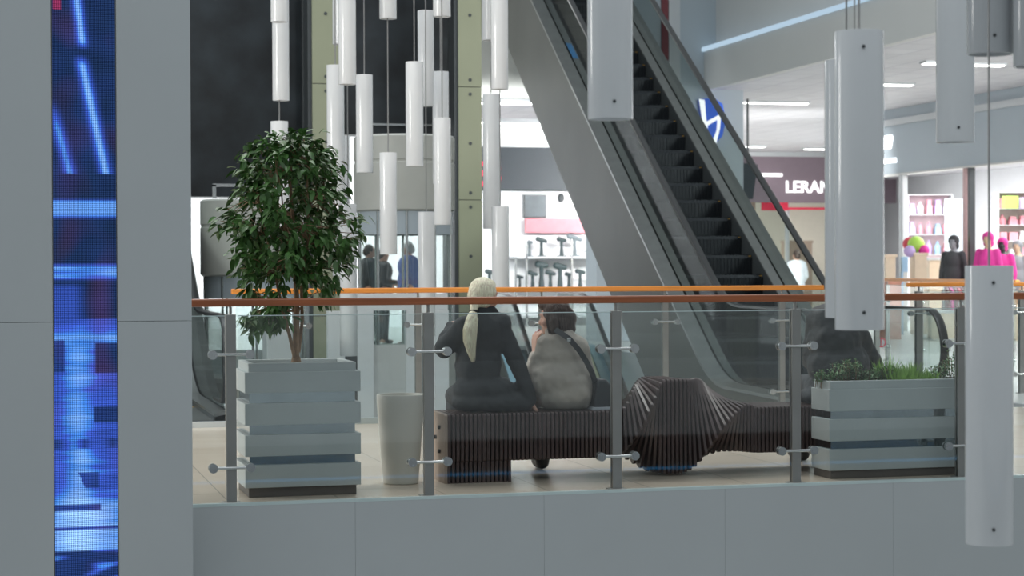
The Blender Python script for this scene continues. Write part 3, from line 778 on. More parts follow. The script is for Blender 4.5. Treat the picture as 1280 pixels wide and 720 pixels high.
# --- man at the right
hc = J(1058, 366, .10); face = Vector((.25,.9,-.35))
root = thing('person', 'person in a dark padded jacket hunched on the bench behind the long planter', 'person', Vector((J(1048,500).x, PV, SEAT)))
mb = MB(); P = head(mb, hc, face, 1.0)
neck = J(1050, 392, .05); chest = J(1048, 420, .02); pelvis = J(1046, 490, .0)
mb.caps(P(0,-.02,-.06), neck, .055, .06); mb.caps(neck, chest, .07, .12); mb.caps(chest, pelvis, .13, .14)
shL = J(1022, 402, .02); elL = J(1016, 450, .10); haL = J(1036, 470, .34); shR = J(1074, 410, .02); elR = J(1090, 455, .10); haR = J(1066, 475, .34)
mb.caps(neck, shL, .06, .06); mb.caps(neck, shR, .06, .06)
for a, b, c_ in ((shL, elL, haL), (shR, elR, haR)): mb.caps(a, b, .05, .04); mb.caps(b, c_, .04, .027)
hand(mb, haL, Vector((.3,.8,-.1)), Vector((.5,-.2,1)), Vector((.5,.2,-1)), 1.1); hand(mb, haR, Vector((-.3,.8,-.1)), Vector((-.5,-.2,1)), Vector((-.5,.2,-1)), 1.1)
for sgn in (-1,1):
    hip = pelvis + RX*.09*sgn + FW*.03; hip.z = SEAT+.11; kn = Vector((hip.x+.06*sgn+.11, PV+.46, SEAT+.07)); an = Vector((kn.x, PV+.42, .09)); toe = an+Vector((0,.15,-.045))
    mb.caps(hip, kn, .08, .05); mb.caps(kn, an, .045, .032); mb.caps(an, an+Vector((0,.08,-.03)), .03, .024)
o = obj('body', mb, M['skin'], root); remesh(o, .010, 3)
mb = MB()
mb.ell(J(1035,402,.0), (.135,.12,.115)); mb.ell(J(1042,425,-.01), (.18,.15,.16)); mb.ell(J(1048,455,-.02), (.205,.16,.16)); mb.ell(J(1050,482,-.02), (.20,.16,.12))
for a, b, ra, rb in ((shL,elL,.075,.068),(elL,elL.lerp(haL,.9),.066,.05),(J(1066,412,.0),elR,.08,.075),(elR,elR.lerp(haR,.9),.066,.05)): mb.caps(a,b,ra,rb)
mb.caps(J(1042,388,.03), J(1056,390,.05), .06, .06)
mb.v = [(v[0], v[1], max(v[2], SEAT+.01)) for v in mb.v]
o = obj('jacket', mb, M['jack'], root); remesh(o, .012, 5, (.03,.09))
mb = MB()
for sgn in (-1,1):
    hip = pelvis + RX*.10*sgn; hip.z = SEAT+.095; kn = Vector((hip.x+.06*sgn+.11, PV+.46, SEAT+.08)); an = Vector((kn.x, PV+.42, .09)); mb.caps(hip, kn, .092, .075); mb.caps(kn, an+UP*.02, .072, .055)
mb.ell(J(1014,495,.0), (.085,.12,.05))
mb.v = [(v[0], v[1], max(v[2], SEAT+.003 if v[1] < BV0+BD+.03 else v[2])) for v in mb.v]
o = obj('trousers', mb, M['pants'], root); remesh(o, .011, 4, (.012,.05))
for sgn in (-1,1):
    hip = pelvis + RX*.10*sgn; an = Vector((hip.x+.06*sgn+.11, PV+.42, .07))
    mb = MB().caps(an, an-UP*.02, .052, .05); mb.ell(an+Vector((0,.08,-.02)), (.048,.13,.05)); mb.v = [(v[0],v[1],max(v[2],.002)) for v in mb.v]
    o = obj('shoe', mb, M['black'], root); remesh(o, .008, 3)
mb = MB().ell(P(0,-.015,.032), (.083,.094,.090)); mb.ell(P(0,-.05,-.01), (.072,.055,.07)); o = obj('hair', mb, M['brown'], root); remesh(o, .008, 3)

# --- standing people far away
def stander(label, px, Z, H, top, hairm, leg, turn, lean=0, bagm=None, armout=0):
    b = atZ(px, 334, Z); b.z = 0; s = H/1.7
    root = thing('person', label, 'person', b)
    f = (CR*math.cos(turn)+CF*math.sin(turn)).normalized(); r = f.cross(UP)
    def Q(a, f_, h): return b + r*a*s + f*f_*s + UP*h*s
    mb = MB(); P = head(mb, Q(0,.02,1.57), f, s*.98)
    mb.caps(Q(0,.0,1.50), Q(0,0,1.42), .05*s, .055*s); mb.caps(Q(0,0,1.36), Q(0,0,1.05), .12*s, .12*s); mb.caps(Q(-.05,0,.95), Q(.05,0,.95), .12*s, .12*s)
    for g in (-1,1):
        mb.caps(Q(.0,0,1.40), Q(.16*g,0,1.38), .05*s, .055*s); mb.caps(Q(.17*g,0,1.38), Q(.22*g,-.03,1.10), .045*s, .036*s)
        w_ = Q(.2*g,.12+armout*.1,.90+armout*.15); mb.caps(Q(.22*g,-.03,1.10), w_, .036*s, .025*s)
        hand(mb, w_, Vector((0,0,-1))+f*.3, f, -r*g, s)
        mb.caps(Q(.085*g,0,.92), Q(.095*g,.03*g,.50), .085*s, .058*s); mb.caps(Q(.095*g,.03*g,.50), Q(.10*g,0.02*g,.09), .056*s, .038*s); mb.caps(Q(.10*g,-.03,.05), Q(.11*g,.14,.04), .035*s, .03*s)
    o = obj('body', mb, M['skin'], root); remesh(o, .013, 3)
    mb = MB(); mb.ell(Q(0,0,1.28), (.19*s,.15*s,.20*s)); mb.ell(Q(0,0,1.05), (.19*s,.16*s,.24*s)); mb.ell(Q(0,0,.88), (.20*s,.16*s,.16*s))
    for g in (-1,1):
        mb.caps(Q(0,0,1.41), Q(.16*g,0,1.37), .07*s, .075*s); mb.caps(Q(.17*g,0,1.37), Q(.225*g,-.03,1.10), .07*s, .06*s); mb.caps(Q(.225*g,-.03,1.10), Q(.2*g,.11+armout*.1,.93+armout*.15), .058*s, .045*s)
    o = obj('jacket', mb, top, root); remesh(o, .016, 4)
    mb = MB()
    for g in (-1,1): mb.caps(Q(.085*g,0,.90), Q(.095*g,.03*g,.50), .098*s, .075*s); mb.caps(Q(.095*g,.03*g,.50), Q(.10*g,.02*g,.10), .072*s, .058*s)
    o = obj('trousers', mb, leg, root); remesh(o, .014, 3)
    mb = MB().ell(P(0,-.018,.032), (.083*s,.092*s,.088*s)); mb.ell(P(0,-.055,-.01), (.074*s,.055*s,.08*s)); o = obj('hair', mb, hairm, root); remesh(o, .011, 3)
    for g in (-1,1):
        mb = MB().ell(Q(.105*g,.05,.045), (.05*s,.05*s,.05*s)); mb.ell(Q(.11*g,.11,.035), (.046*s,.06*s,.035*s)); mb.v = [(v[0],v[1],max(v[2],.002)) for v in mb.v]
        o = obj('shoe', mb, M['black'], root); remesh(o, .012, 2)
M['greyhair'] = mat('grey hair', (.5,.5,.5), .6, var=.2)
stander('person in a dark coat standing beyond the central lift, left of the blue jacket', 461, 31.3, 1.66, M['pants'], M['brown'], M['black'], .2)
stander('person in black with arms forward beside the blue jacketed person', 478, 32.0, 1.60, M['black'], M['brown'], M['pants'], .3, armout=1)
stander('grey-haired person in a bright blue jacket standing beyond the lift', 511, 31.0, 1.70, M['blue'], M['greyhair'], M['pants'], 3.0)
stander('person in a pale jacket in front of the far lettered shop', 996, 41, 1.62, M['layer'], M['brown'], M['pants'], 2.0)

# ------------------------------------------------------------------ pendants
TR = .0765
rndp = random.Random(3)
def pendant(label, group, x0, x1, ytop, ybot, Z=None, hide_cable=False, material=None, screws=False, cab2=False):
    wpx = x1-x0
    if Z is None: Z = F*2*TR/wpx
    r = wpx/2/F*Z
    pc_ = atZ((x0+x1)/2, ybot, Z); pt = atZ((x0+x1)/2, ytop, Z)
    h0, h1 = pc_.z, max(pt.z, pc_.z+.2)
    root = thing('pendant_lamp', label, 'pendant lamp', (pc_.x, pc_.y, h1), group)
    mb = MB().lathe((pc_.x, pc_.y, 0), [(r*.90,h0+.06),(r*.90,h0+.004),(r*.93,h0),(r*.985,h0),(r,h0+.004),(r,h1-.004),(r*.985,h1),(.004,h1)], 40, cap=False)
    t = obj('lamp_shade', mb, material or M['tubew'], root, smooth=True)
    mb = MB().cyl((pc_.x,pc_.y,h0+.055), (pc_.x,pc_.y,h0+.06), r*.9, n=24); obj('diffuser', mb, M['white'], t)
    if screws:
        d = Vector((EYE.x-pc_.x, EYE.y-pc_.y, 0)).normalized()
        for h in (h0+.055, h1-.055):
            for a in (.18, .18+PI):
                dd = Matrix.Rotation(a, 3, 'Z') @ d; q = Vector((pc_.x,pc_.y,h))+dd*r
                mb = MB().cyl(q-dd*.003, q+dd*.004, .0055, n=12); obj('screw', mb, M['screw'], t)
    ctop = 9.6
    if h1 < ctop:
        mb = MB()
        mb.cyl((pc_.x, pc_.y, h1-.002), (pc_.x, pc_.y, ctop), .0035 if Z < 12 else .0055, n=6)
        if cab2:
            q = atZ((x0+x1)/2-7, ytop, Z); mb.cyl((q.x, q.y, h1-.002), (q.x, q.y, ctop), .0025, n=6)
        obj('cable', mb, M['cable'], root)
    return root
M['cable'] = mat('grey suspension cable', (.33,.33,.33), .4, .5)
GF = 'large pendant tubes in front of the gallery'; GR = 'white pendant tubes over the rear void'
fr = [
 ('grey pendant tube hanging alone in front of the escalator', 734.5, 791, -260, 149.5, M['tubew']),
 ('long grey pendant tube hanging in front of the hunched person, on two cables', 1044, 1105, 40, 412, M['tubew']),
 ('pendant tube partly hidden behind the long one beside the hunched person', 1031.5, 1086, 76, 397, M['tubew']),
 ('grey pendant tube at the top right, left of the short-hanging one', 1170, 1217, -270, 178, M['tubew']),
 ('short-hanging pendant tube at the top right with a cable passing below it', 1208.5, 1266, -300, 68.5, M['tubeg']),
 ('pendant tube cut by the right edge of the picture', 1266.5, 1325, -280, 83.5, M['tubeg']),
 ('lowest pendant tube hanging at the right in front of the slab edge', 1208, 1267, 332, 680, M['tubew'])]
for i, (lb, a, b, t, bo, m_) in enumerate(fr):
    pendant(lb, GF, a, b, t, bo, Z=None, material=m_, screws=True, cab2=(i == 1))
rear = [
 ('white pendant tube highest above the indoor tree', 339, 360, -60, 28, 17.0),
 ('white pendant tube with its lower end midway above the indoor tree', 341, 362, -60, 126, 17.6),
 ('white pendant tube coming down into the crown of the indoor tree', 339, 361, 152, 300, 17.6),
 ('white pendant tube narrowly showing beside the olive column top', 416, 437, -80, 56, 18.6),
 ('long white pendant tube hanging from above right of the left olive column', 423.5, 445.5, -60, 106, 17.2),
 ('white pendant tube with its top at the middle of the left olive column', 409, 431, 82, 255, 17.8),
 ('white pendant tube half hidden just right of the tree crown', 416, 437.5, 170, 345, 18.4),
 ('white pendant tube right of the tree crown, reaching below the rails', 425, 446.5, 255, 445, 18.2),
 ('white pendant tube hanging before the dark wall, left of the centre lift', 445.5, 466.5, 94, 216, 17.6),
 ('short white pendant stub at the top above the centre lift', 474.5, 496, -90, 24, 17.4),
 ('white pendant tube hanging directly in front of the centre lift', 475, 496.5, 191, 318, 17.4),
 ('white pendant tube ending on the beige lift band, left of the paired tubes', 507.5, 529.5, 78, 208, 17.4),
 ('white pendant tube with its top near the picture top, behind the paired tubes', 522.5, 543, 14, 133, 18.0),
 ('short white pendant stub at the top, left of the right olive column', 541.5, 563.5, -90, 21.5, 17.4),
 ('white pendant tube beginning below the stub beside the right olive column', 541, 561.5, 90, 230, 18.3),
 ('white pendant tube beside the right olive column ending above the rails', 542.5, 564, 148, 281, 17.3),
 ('white pendant tube hanging low in front of the right side of the lift glass', 523, 544, 265, 420, 17.8),
 ('short white pendant tube at the top, right of the right olive column', 602.5, 624, -80, 51, 18.0),
 ('white pendant tube overlapping the steel escalator side at the top', 614, 635.5, -60, 112, 17.2),
 ('white pendant tube in front of the red sign letters', 604, 625, 118, 286, 18.2),
 ('white pendant tube hanging lowest beside the steel escalator side', 615, 636.5, 258, 366, 17.6)]
for lb, a, b, t, bo, Z in rear: pendant(lb, GR, a, b, t, bo, Z=Z, material=M['tubew'])

# ------------------------------------------------------------------ escalators
T30 = math.tan(math.radians(29.5))
def escalator(label, P0, hd, base, rise, aN, hH=.864, width=1.198, arun=None, truss=1.58, nsteps=(0,24), decks=(None,None)):
    """P0: world xy of the point under the right handrail where its incline starts; hd: ascent direction; aN: (negative) newel position"""
    e_ = Vector((hd[0], hd[1], 0)).normalized(); r = Vector((e_.y, -e_.x, 0))
    O = Vector((P0[0], P0[1], base))
    def W(a, b, h): return O + e_*a + r*b + UP*h
    root = thing('escalator', label, 'escalator', O)
    aT = rise/T30
    def prof(h0, hflat_off=0.0):
        """list of (a,h): flat, rounded, incline, rounded, flat"""
        pts = [(aN, h0)]
        for k in range(7): a = -.5+k*1.0/6; pts.append((a, h0 + (0 if a < -.5 else T30*(a+.5)**2/2)))
        pts.append((aT-.5, h0+T30*(aT-.5)))
        for k in range(1,7):
            a = -.5+k/6; pts.append((aT+a, h0+T30*(aT-.5)+T30*((a+.5)-(a+.5)**2/2)))
        pts.append((aT+2.2, h0+rise))
        return pts
    hr = prof(hH)
    R_ = .36
    for side, b in (('right',0.0),('left',-width)):
        # handrail loop
        path = []
        for k in range(13):
            a = -PI/2 - PI*k/12; path.append((aN+.0+R_*math.cos(a), hH-R_+R_*math.sin(a)))
        path = [(aN+.45, hH-2*R_)] + path + hr[1:]
        secs_ = []
        for i, (a, h) in enumerate(path):
            pa, ph = path[max(i-1,0)]; na, nh = path[min(i+1,len(path)-1)]
            tl = math.hypot(na-pa, nh-ph); ta, th_ = (na-pa)/tl, (nh-ph)/tl; n_ = (-th_, ta)
            def Q(db, dn): return W(a+n_[0]*dn, b+db, h+n_[1]*dn)
            secs_.append([Q(-.04,-.012),Q(-.036,.008),Q(-.02,.016),Q(.02,.016),Q(.036,.008),Q(.04,-.012),Q(.02,-.016),Q(-.02,-.016)])
        mb = MB().loft(secs_); obj('handrail', mb, M['rubber'], root, smooth=True)
        # glass under the handrail
        dk = prof(.09); top_ = [(a, h-.02) for a, h in hr[1:]]
        arc = [(aN+(R_-.02)*math.cos(-PI/2-PI*k/10), hH-R_+(R_-.02)*math.sin(-PI/2-PI*k/10)) for k in range(1,11)]
        poly = [(dk[0][0]-.05, dk[0][1])] + arc + top_ + list(reversed(dk[1:]))
        lo = dk; up_ = [(aN, hH-.02)]+top_
        mb = MB(); n = min(len(lo), len(up_))
        for k in range(n-1):
            (a0_,h0_),(a1_,h1_) = lo[k],lo[k+1]; (a2_,h2_),(a3_,h3_) = up_[k+1],up_[k]
            q = [W(a0_,b-.005,h0_),W(a1_,b-.005,h1_),W(a2_,b-.005,h2_),W(a3_,b-.005,h3_)]
            mb.prism(q, r*.01)
        arcf = [(aN, .09)]+[(aN+(R_-.02)*math.cos(-PI/2-PI*k/10), hH-R_+(R_-.02)*math.sin(-PI/2-PI*k/10)) for k in range(0,11)]
        arcf = [(aN, hH-.02)] + [(aN+(R_-.02)*math.cos(PI/2+PI*k/10), hH-R_+(R_-.02)*math.sin(PI/2+PI*k/10)) for k in range(1,11)] + [(aN,.09)]
        mb.prism([W(a,b-.005,h) for a,h in arcf], r*.01)
        obj('glass_panel', mb, M['glasst'], root)
        # bright decking (outer + inner) and skirt
        sg = 1 if side == 'right' else -1
        for nm, b0_, b1_, t_, mt in (('outer_deck', b+sg*.012, b+sg*.185, .03, decks[0] or M['deckm']), ('inner_deck', b-sg*.012, b-sg*.115, .03, decks[1] or M['deckm'])):
            mb = MB(); secs_ = []
            for a, h in [(aN-.30,.09)]+dk:
                secs_.append([W(a,b0_,h),W(a,b1_,h-.02),W(a,b1_,h-.02-t_),W(a,b0_,h-t_)])
            mb.loft(secs_); obj(nm, mb, mt, root)
        mb = MB(); secs_ = []
        for a, h in [(aN-.30,.05)]+prof(.05): secs_.append([W(a,b-sg*.117,h),W(a,b-sg*.105,h),W(a,b-sg*.105,h-.42),W(a,b-sg*.117,h-.42)])
        mb.loft(secs_); obj('skirt', mb, M['dgrey'], root)
        # outer cladding
        mb = MB(); secs_ = []; up_ = prof(.05)
        for a, h in [(aN-.30,.05)]+up_:
            ht = h-truss
            if a < 1.5: ht = max(-1.35 if a < .9 else h-truss, h-truss)
            secs_.append([W(a,b+sg*.165,h),W(a,b+sg*.150,h),W(a,b+sg*.150,ht),W(a,b+sg*.165,ht)])
        mb.loft(secs_); obj('side_cladding', mb, M['clad'], root)
    mb = MB(); secs_ = []
    for a, h in [(aN-.30,.05)]+prof(.05): secs_.append([W(a,.15,h-truss+.01),W(a,-width-.15,h-truss+.01),W(a,-width-.15,h-truss+.05),W(a,.15,h-truss+.05)])
    mb.loft(secs_); obj('soffit', mb, M['clad'], root)
    # landing plates and comb
    mb = MB().box((0,0,0),(1,1,1), Matrix((e_*(1.0), r*(width-.24), UP*.012)).transposed().to_4x4().to_3x3().to_4x4())
    lp = MB(); q = [W(aN-.3,-width+.12,0),W(-1.0,-width+.12,0),W(-1.0,-.12,0),W(aN-.3,-.12,0)]; lp.prism([p+UP*.004 for p in q], UP*.012); obj('landing_plate', lp, M['steel'], root)
    lp = MB(); q = [W(-1.0,-width+.12,0),W(-.85,-width+.12,0),W(-.85,-.12,0),W(-1.0,-.12,0)]; lp.prism([p+UP*.004 for p in q], UP*.01); obj('comb_plate', lp, M['yellow'], root)
    # steps
    ns = int(aT/.4)+2; first = None
    def stepmesh():
        m_ = MB(); k = 22
        x0_, x1_ = -width+.122, -.122
        m_.prism([W(0,x0_,-.03),W(.40,x0_,-.03),W(.40,x0_,0),W(0,x0_,0)], r*(x1_-x0_))
        rs_ = [W(0.0,x0_,-.005),W(-.012,x0_,-.03),W(.0,x0_,-.24),W(.02,x0_,-.24),W(.02,x0_,-.005)]
        m_.prism(rs_, r*(x1_-x0_))
        for j in range(k):
            c0_ = x0_+(x1_-x0_)*(j+.5)/k; m_.prism([W(.01,c0_-.008,0),W(.39,c0_-.008,0),W(.39,c0_-.008,.008),W(.01,c0_-.008,.008)], r*.016)
            m_.prism([W(-.006,c0_-.008,-.02),W(-.018,c0_-.008,-.04),W(-.006,c0_-.008,-.23)], r*.016)
        return m_
    sm_ = stepmesh()
    for k in range(-1, ns):
        a = k*.4+.1; 
        h = 0 if a < .0 else a*T30
        h = min(h, rise)-.02
        if first is None:
            first = obj('step', sm_, M['step'], root); first.location = e_*a + UP*h
        else:
            c_ = first.copy(); COL.objects.link(c_); c_.parent = root; c_.location = e_*a + UP*h
        if k > 0 and k < nsteps[1]:
            mk = MB().box((-.012,-.012,-.004),(.012,.012,.004)); 
            pp = W(a-.012, -.15, h-.012)
            mk.v = [tuple(Vector(v)+pp) for v in mk.v]; obj('edge_mark', mk, M['yellow'], root)
    return root, W
hd = CR*(-459/F)+CF; hd = Vector((hd.x, hd.y, 0)).normalized()
q = atZ(1022, 340, 20.5); P0 = q - hd*.61; P0.z = 0
tip = 2.75
esc, WE = escalator('large escalator rising to the upper left with a black handrail and steel side', (P0.x,P0.y), hd, 0, 8.6, -2.35, nsteps=(0,30))
def rowof(p):
    d = p-EYE; z_ = d.dot(CF); return YH - d.z/z_*F - ROLL*(640+d.dot(CR)/z_*F-640)
a_s = [k*.02 for k in range(200, 750)]
ka = min(a_s, key=lambda a: abs(rowof(WE(a,-1.14,.10+T30*a))-72)); kb = min(a_s, key=lambda a: abs(rowof(WE(a,-1.14,.10+T30*a))-53))
mb = MB().prism([WE(ka,-1.185,.094+T30*ka), WE(ka,-1.10,.076+T30*ka), WE(kb,-1.10,.076+T30*kb), WE(kb,-1.185,.094+T30*kb)], (0,0,.004))
obj('blue_sticker', mb, mat('blue sticker', (.05,.35,.85), .4), esc)
# blue sticker on the near deck
k = 4.95/T30
# lower escalator in the void
q = atZ(738, 377, 29.6); hH = .864
P2 = q - hd*((q.z-(-5.0)-hH)/T30)
escalator('escalator going down through the void behind the two seated women', (P2.x,P2.y), hd, -5.0, 5.0-.02, -1.2, nsteps=(0,0), decks=(mat('pale blue deck', (.30,.50,.62), .4), mat('olive yellow deck', (.45,.47,.30), .4)))
# left escalator, parallel to the hall
q = atZ(285, 400, 15.75); h3 = Vector((0,1,0)); P3 = q + h3*(.36+2.2); 
escalator('escalator at the far left, mostly hidden by the grey column', (P3.x,P3.y), h3, 0, 5.5, -2.2, nsteps=(0,0), truss=1.3)

# ------------------------------------------------------------------ lift tower, columns, dark wall
ZB = 25.5; VB = 24.6
xa = atV(180, 100, VB).x; xb = atV(571, 100, VB).x
zl = hh(500, 169, VB); zl2 = hh(300, 246, VB)
xm = atV(388, 200, VB).x
mb = MB().box((xa, VB, zl2), (xm, VB+.4, 9)).box((xm, VB, zl), (xb, VB+.4, 9)); struct('wall_back', mb, M['stone'])
mb = MB().box((atV(562,300,VB).x, VB-.02, -5), (atV(573,300,VB).x, VB+.4, 9)); struct('trim_7', mb, M['black'])
mb = MB().box((atV(377,100,VB).x, VB-.08, 0), (atV(383,100,VB).x, VB-.02, 9)).box((atV(366,100,VB).x, VB-.05, zl2), (atV(388,100,VB).x, VB-.0, zl2+.03)); struct('trim_8', mb, M['dgrey'])
mb = MB().box((atV(378,300,VB).x, VB-.02, -5), (atV(394,300,VB).x, VB+.4, zl2+.1)); struct('trim_9', mb, M['black'])
mb = MB().box((atV(445,156,VB).x, VB-.03, hh(500,157.5,VB)), (atV(571,156,VB).x, VB, hh(500,155,VB))); struct('trim_10', mb, M['bsteel'])
def ocolumn(label, x0, x1, v, joints):
    a, b = atV(x0,200,v).x, atV(x1,200,v).x
    root = thing('clad_column', label, 'column', ((a+b)/2, v, -5))
    zz = [-5]+sorted(hh((x0+x1)/2, j, v) for j in joints)+[9]
    for z0, z1 in zip(zz[:-1], zz[1:]):
        mb = MB().box((a, v, z0+.004), (b, v+.4, z1-.004)); pnl = obj('cladding_panel', mb, M['olive'], root, bevel=.004)
        mb = MB(); cx = (a*.5+b*.5)
        for z in ([z0+.09, z1-.09] + [z0+(z1-z0)*.5]):
            mb.cyl((cx, v-.006, z), (cx, v+.002, z), .022, n=10)
        obj('rivets', mb, M['dgrey'], pnl)
    mb = MB().box((a+.01, v+.01, -5), (b-.01, v+.39, 9)); obj('core', mb, M['black'], root)
    mb = MB().box((a-.05, v+.03, -5), (a, v+.36, 9)); obj('edge_trim', mb, M['dgrey'], root)
ocolumn('olive green clad column behind the indoor tree', 391, 425, 23.6, (-70, 105, 250, 395))
ocolumn('olive green clad column left of the escalator, seen behind the blond head', 573.5, 602.5, 23.6, (-70, 109, 250, 391))

def lift(label, x0, x1, ycap0, ycap1, Zc, zfloor, base_y):
    c = atZ((x0+x1)/2, 300, Zc); r = (x1-x0)/2/F*Zc
    z1 = atZ((x0+x1)/2, ycap0, Zc).z; z0 = atZ((x0+x1)/2, ycap1, Zc).z; zb_ = atZ((x0+x1)/2, base_y, Zc).z
    root = thing('panoramic_lift', label, 'lift', (c.x, c.y, zb_-.6))
    cc = (c.x, c.y, 0)
    mb = MB().lathe(cc, [(r*.95,z0-.02),(r,z0),(r,z0+(z1-z0)*.62),(r*.985,z0+(z1-z0)*.63),(r*.985,z0+(z1-z0)*.66),(r,z0+(z1-z0)*.67),(r,z1-.02),(r*.96,z1)], 40); obj('top_band', mb, M['beige'], root, smooth=True)
    mb = MB().lathe(cc, [(r*.93,zb_),(r*.93,z0-.02),(r*.92,z0-.02),(r*.92,zb_)], 40, cap=False); obj('glass_cabin', mb, M['glassb'], root, smooth=True)
    mb = MB().lathe(cc, [(r*.9,zb_-.6),(r*1.0,zb_-.5),(r,zb_-.06),(r*1.04,zb_-.05),(r*1.04,zb_),(r*.5,zb_)], 40); obj('base_band', mb, M['beige'], root, smooth=True)
    for k in range(10):
        t = 2*PI*k/10+.15; p = Vector((c.x+r*.94*math.cos(t), c.y+r*.94*math.sin(t), 0)); mb = MB().cyl((p.x,p.y,zb_), (p.x,p.y,z0-.02), .014, n=8); obj('mullion', mb, M['bsteel'], root)
    mb = MB().lathe(cc, [(r*.945,z0-.26),(r*.945,z0-.02),(r*.93,z0-.02),(r*.93,z0-.26)], 40, cap=False); obj('header_ring', mb, M['wallb'], root, smooth=True)
    return c, r, z0, zb_, root
c, r, z0, zb_, lroot = lift('round glass lift with a beige top band in the centre, behind the hanging tubes', 443, 569, 171, 263, 20.2, 0, 432)
lift('round glass lift with a beige top band at the left behind the indoor tree', 251, 385, 250, 343, 21.5, 0, 470)
c2 = atZ(315, 240, 21.5); z = atZ(300, 248, 21.5).z
mb = MB()
w_ = .42
for s_ in (-1,1): mb.box((c2.x+s_*w_-.02, c2.y-.02, z), (c2.x+s_*w_+.02, c2.y+.02, z+.15))
mb.box((c2.x-w_-.02, c2.y-.02, z+.13), (c2.x+w_+.02, c2.y+.02, z+.16)); tag(obj('roof_frame', mb, M['bsteel'], loc=(c2.x,c2.y,z)), 'thin steel frame on top of the left round lift', 'frame')
# white portal in front of the central lift
vp = 19.0
def vx(px): return atV(px, 400, vp).x
def vz(py, px=500): return hh(px, py, vp)
root = thing('lift_portal', 'white framed glass portal below the centre lift, behind the rear railing', 'door frame', (vx(505), vp, vz(640)))
mb = MB().box((vx(430), vp, vz(388)), (vx(560), vp+.1, vz(367))); obj('lintel', mb, M['ltex'], root, bevel=.004)
for a, b in ((447,467),(508,521),(529,561)):
    mb = MB().box((vx(a), vp, vz(640)), (vx(b), vp+.1, vz(388))); obj('jamb', mb, M['ltex'], root, bevel=.004)
mb = MB().box((vx(467), vp+.03, vz(640)), (vx(508), vp+.07, vz(431))); obj('lower_panel', mb, M['wallg'], root)
mb = MB().box((vx(467), vp+.04, vz(431)), (vx(508), vp+.05, vz(388))); obj('glass_pane', mb, M['glassb'], root)
mb = MB().box((vx(410), vp, vz(640)), (vx(431), vp+.1, vz(388))); obj('jamb', mb, M['ltex'], root)
mb = MB().box((vx(431), vp+.03, vz(640)), (vx(447), vp+.07, vz(388))); obj('side_panel', mb, M['dgrey'], root)
# small white cabinet seen under the tree
q = atV(349, 410, 17.6); mb = MB().box((q.x-.13, 17.5, -5), (q.x+.12, 17.8, q.z)); 
tag(obj('white_cabinet', mb, M['white'], loc=(q.x,17.6,-5), bevel=.01), 'narrow white cabinet visible under the tree, behind the square planter', 'cabinet')

# ------------------------------------------------------------------ left far shop
VS = 40.0
def sx_(px, v=VS): return atV(px, 300, v).x
def sz_(py, px=660, v=VS): return hh(px, py, v)
mb = MB().box((-12, VS+.14, 0), (14.2, VS+.34, 9)); struct('wall_shop', mb, M['ltex'])
mb = MB().box((-12, 34.6, 4.45), (14.2, VS+.14, 4.6)); struct('ceiling', mb, M['ceil'])
mb = MB().box((-12, 34.4, 4.40), (11.2, 34.6, 11)); struct('wall_upper', mb, M['beige'])
area('left_shop_light', (5, 34.2, 3.9), (5.8, 40.5, 1.6), 10, 1.5, 300, (.97,.99,1), 110)
for i, (py, xa_, xb_) in enumerate(((127,560,690),(152,560,700),(163.5,560,710))):
    v = None
    d = ray(650, py); t = (4.40-HC)/d.z; v = d.y*t
    mb = MB().box((atV(xa_,py,v).x, v-.14, 4.36), (atV(xb_,py,v).x, v+.14, 4.45))
    root = thing('ceiling_light', ('linear ceiling light nearest the olive column top', 'middle linear ceiling light above the dark shop sign', 'lowest linear ceiling light just above the dark shop sign')[i], 'ceiling light', (atV(xa_,py,v).x, v, 4.4))
    obj('housing', mb, M['white'], root)
    mb = MB().box((atV(xa_,py,v).x+.03, v-.12, 4.345), (atV(xb_,py,v).x-.03, v+.12, 4.358)); obj('diffuser', mb, M['lamp'], root)
root = thing('shop_sign', 'dark shop sign board with red letters left of the escalator', 'sign', (sx_(660), VS, sz_(238)))
mb = MB().box((sx_(560), VS, sz_(238)), (sx_(760), VS+.12, sz_(184))); obj('board', mb, M['screen'], root, bevel=.01)
def text(s, loc, size, mat_, right, parent, name='lettering', ext=.02, shear=0, bold=.0, font=None):
    cu = bpy.data.curves.new('t','FONT'); cu.body = s; cu.size = size; cu.extrude = ext; cu.shear = shear; cu.offset = bold; cu.resolution_u = 4
    to = bpy.data.objects.new('t', cu); COL.objects.link(to); bpy.context.view_layer.update()
    me = bpy.data.meshes.new_from_object(to.evaluated_get(bpy.context.evaluated_depsgraph_get()))
    bpy.data.objects.remove(to)
    R3 = Matrix((Vector(right).normalized(), UP, Vector(right).normalized().cross(UP))).transposed()
    m_ = MB(); m_.v = [tuple(R3 @ v.co + Vector(loc)) for v in me.vertices]; m_.f = [tuple(p.vertices) for p in me.polygons]; m_.m = [0]*len(m_.f)
    return obj(name, m_, mat_, parent)
text('8', (sx_(594), VS-.03, sz_(232)), .72, M['redlit'], RX, root, bold=.02)
text('3', (sx_(607.5), VS-.03, sz_(232)), .72, M['redlit'], RX, root, bold=.02)
root = thing('wall_poster', 'grey square poster on the white shop wall under the dark sign', 'poster', (sx_(670), VS+.14, sz_(272)))
mb = MB().box((sx_(656), VS+.05, sz_(272)), (sx_(684), VS+.14, sz_(243))); obj('panel', mb, M['dgrey'], root, bevel=.01)
mb = MB().box((sx_(657.5), VS+.04, sz_(270.5)), (sx_(682.5), VS+.05, sz_(244.5))); obj('print', mb, mat('grey print', (.07,.10,.12), .4, var=.3, vscale=3), root)
mb = MB().ell((sx_(703), VS+.09, sz_(247)), (.07,.06,.10)); tag(obj('wall_camera', mb, M['dgrey'], smooth=True, loc=(sx_(703), VS+.09, sz_(247))), 'small dark dome on the white wall right of the grey poster', 'camera')
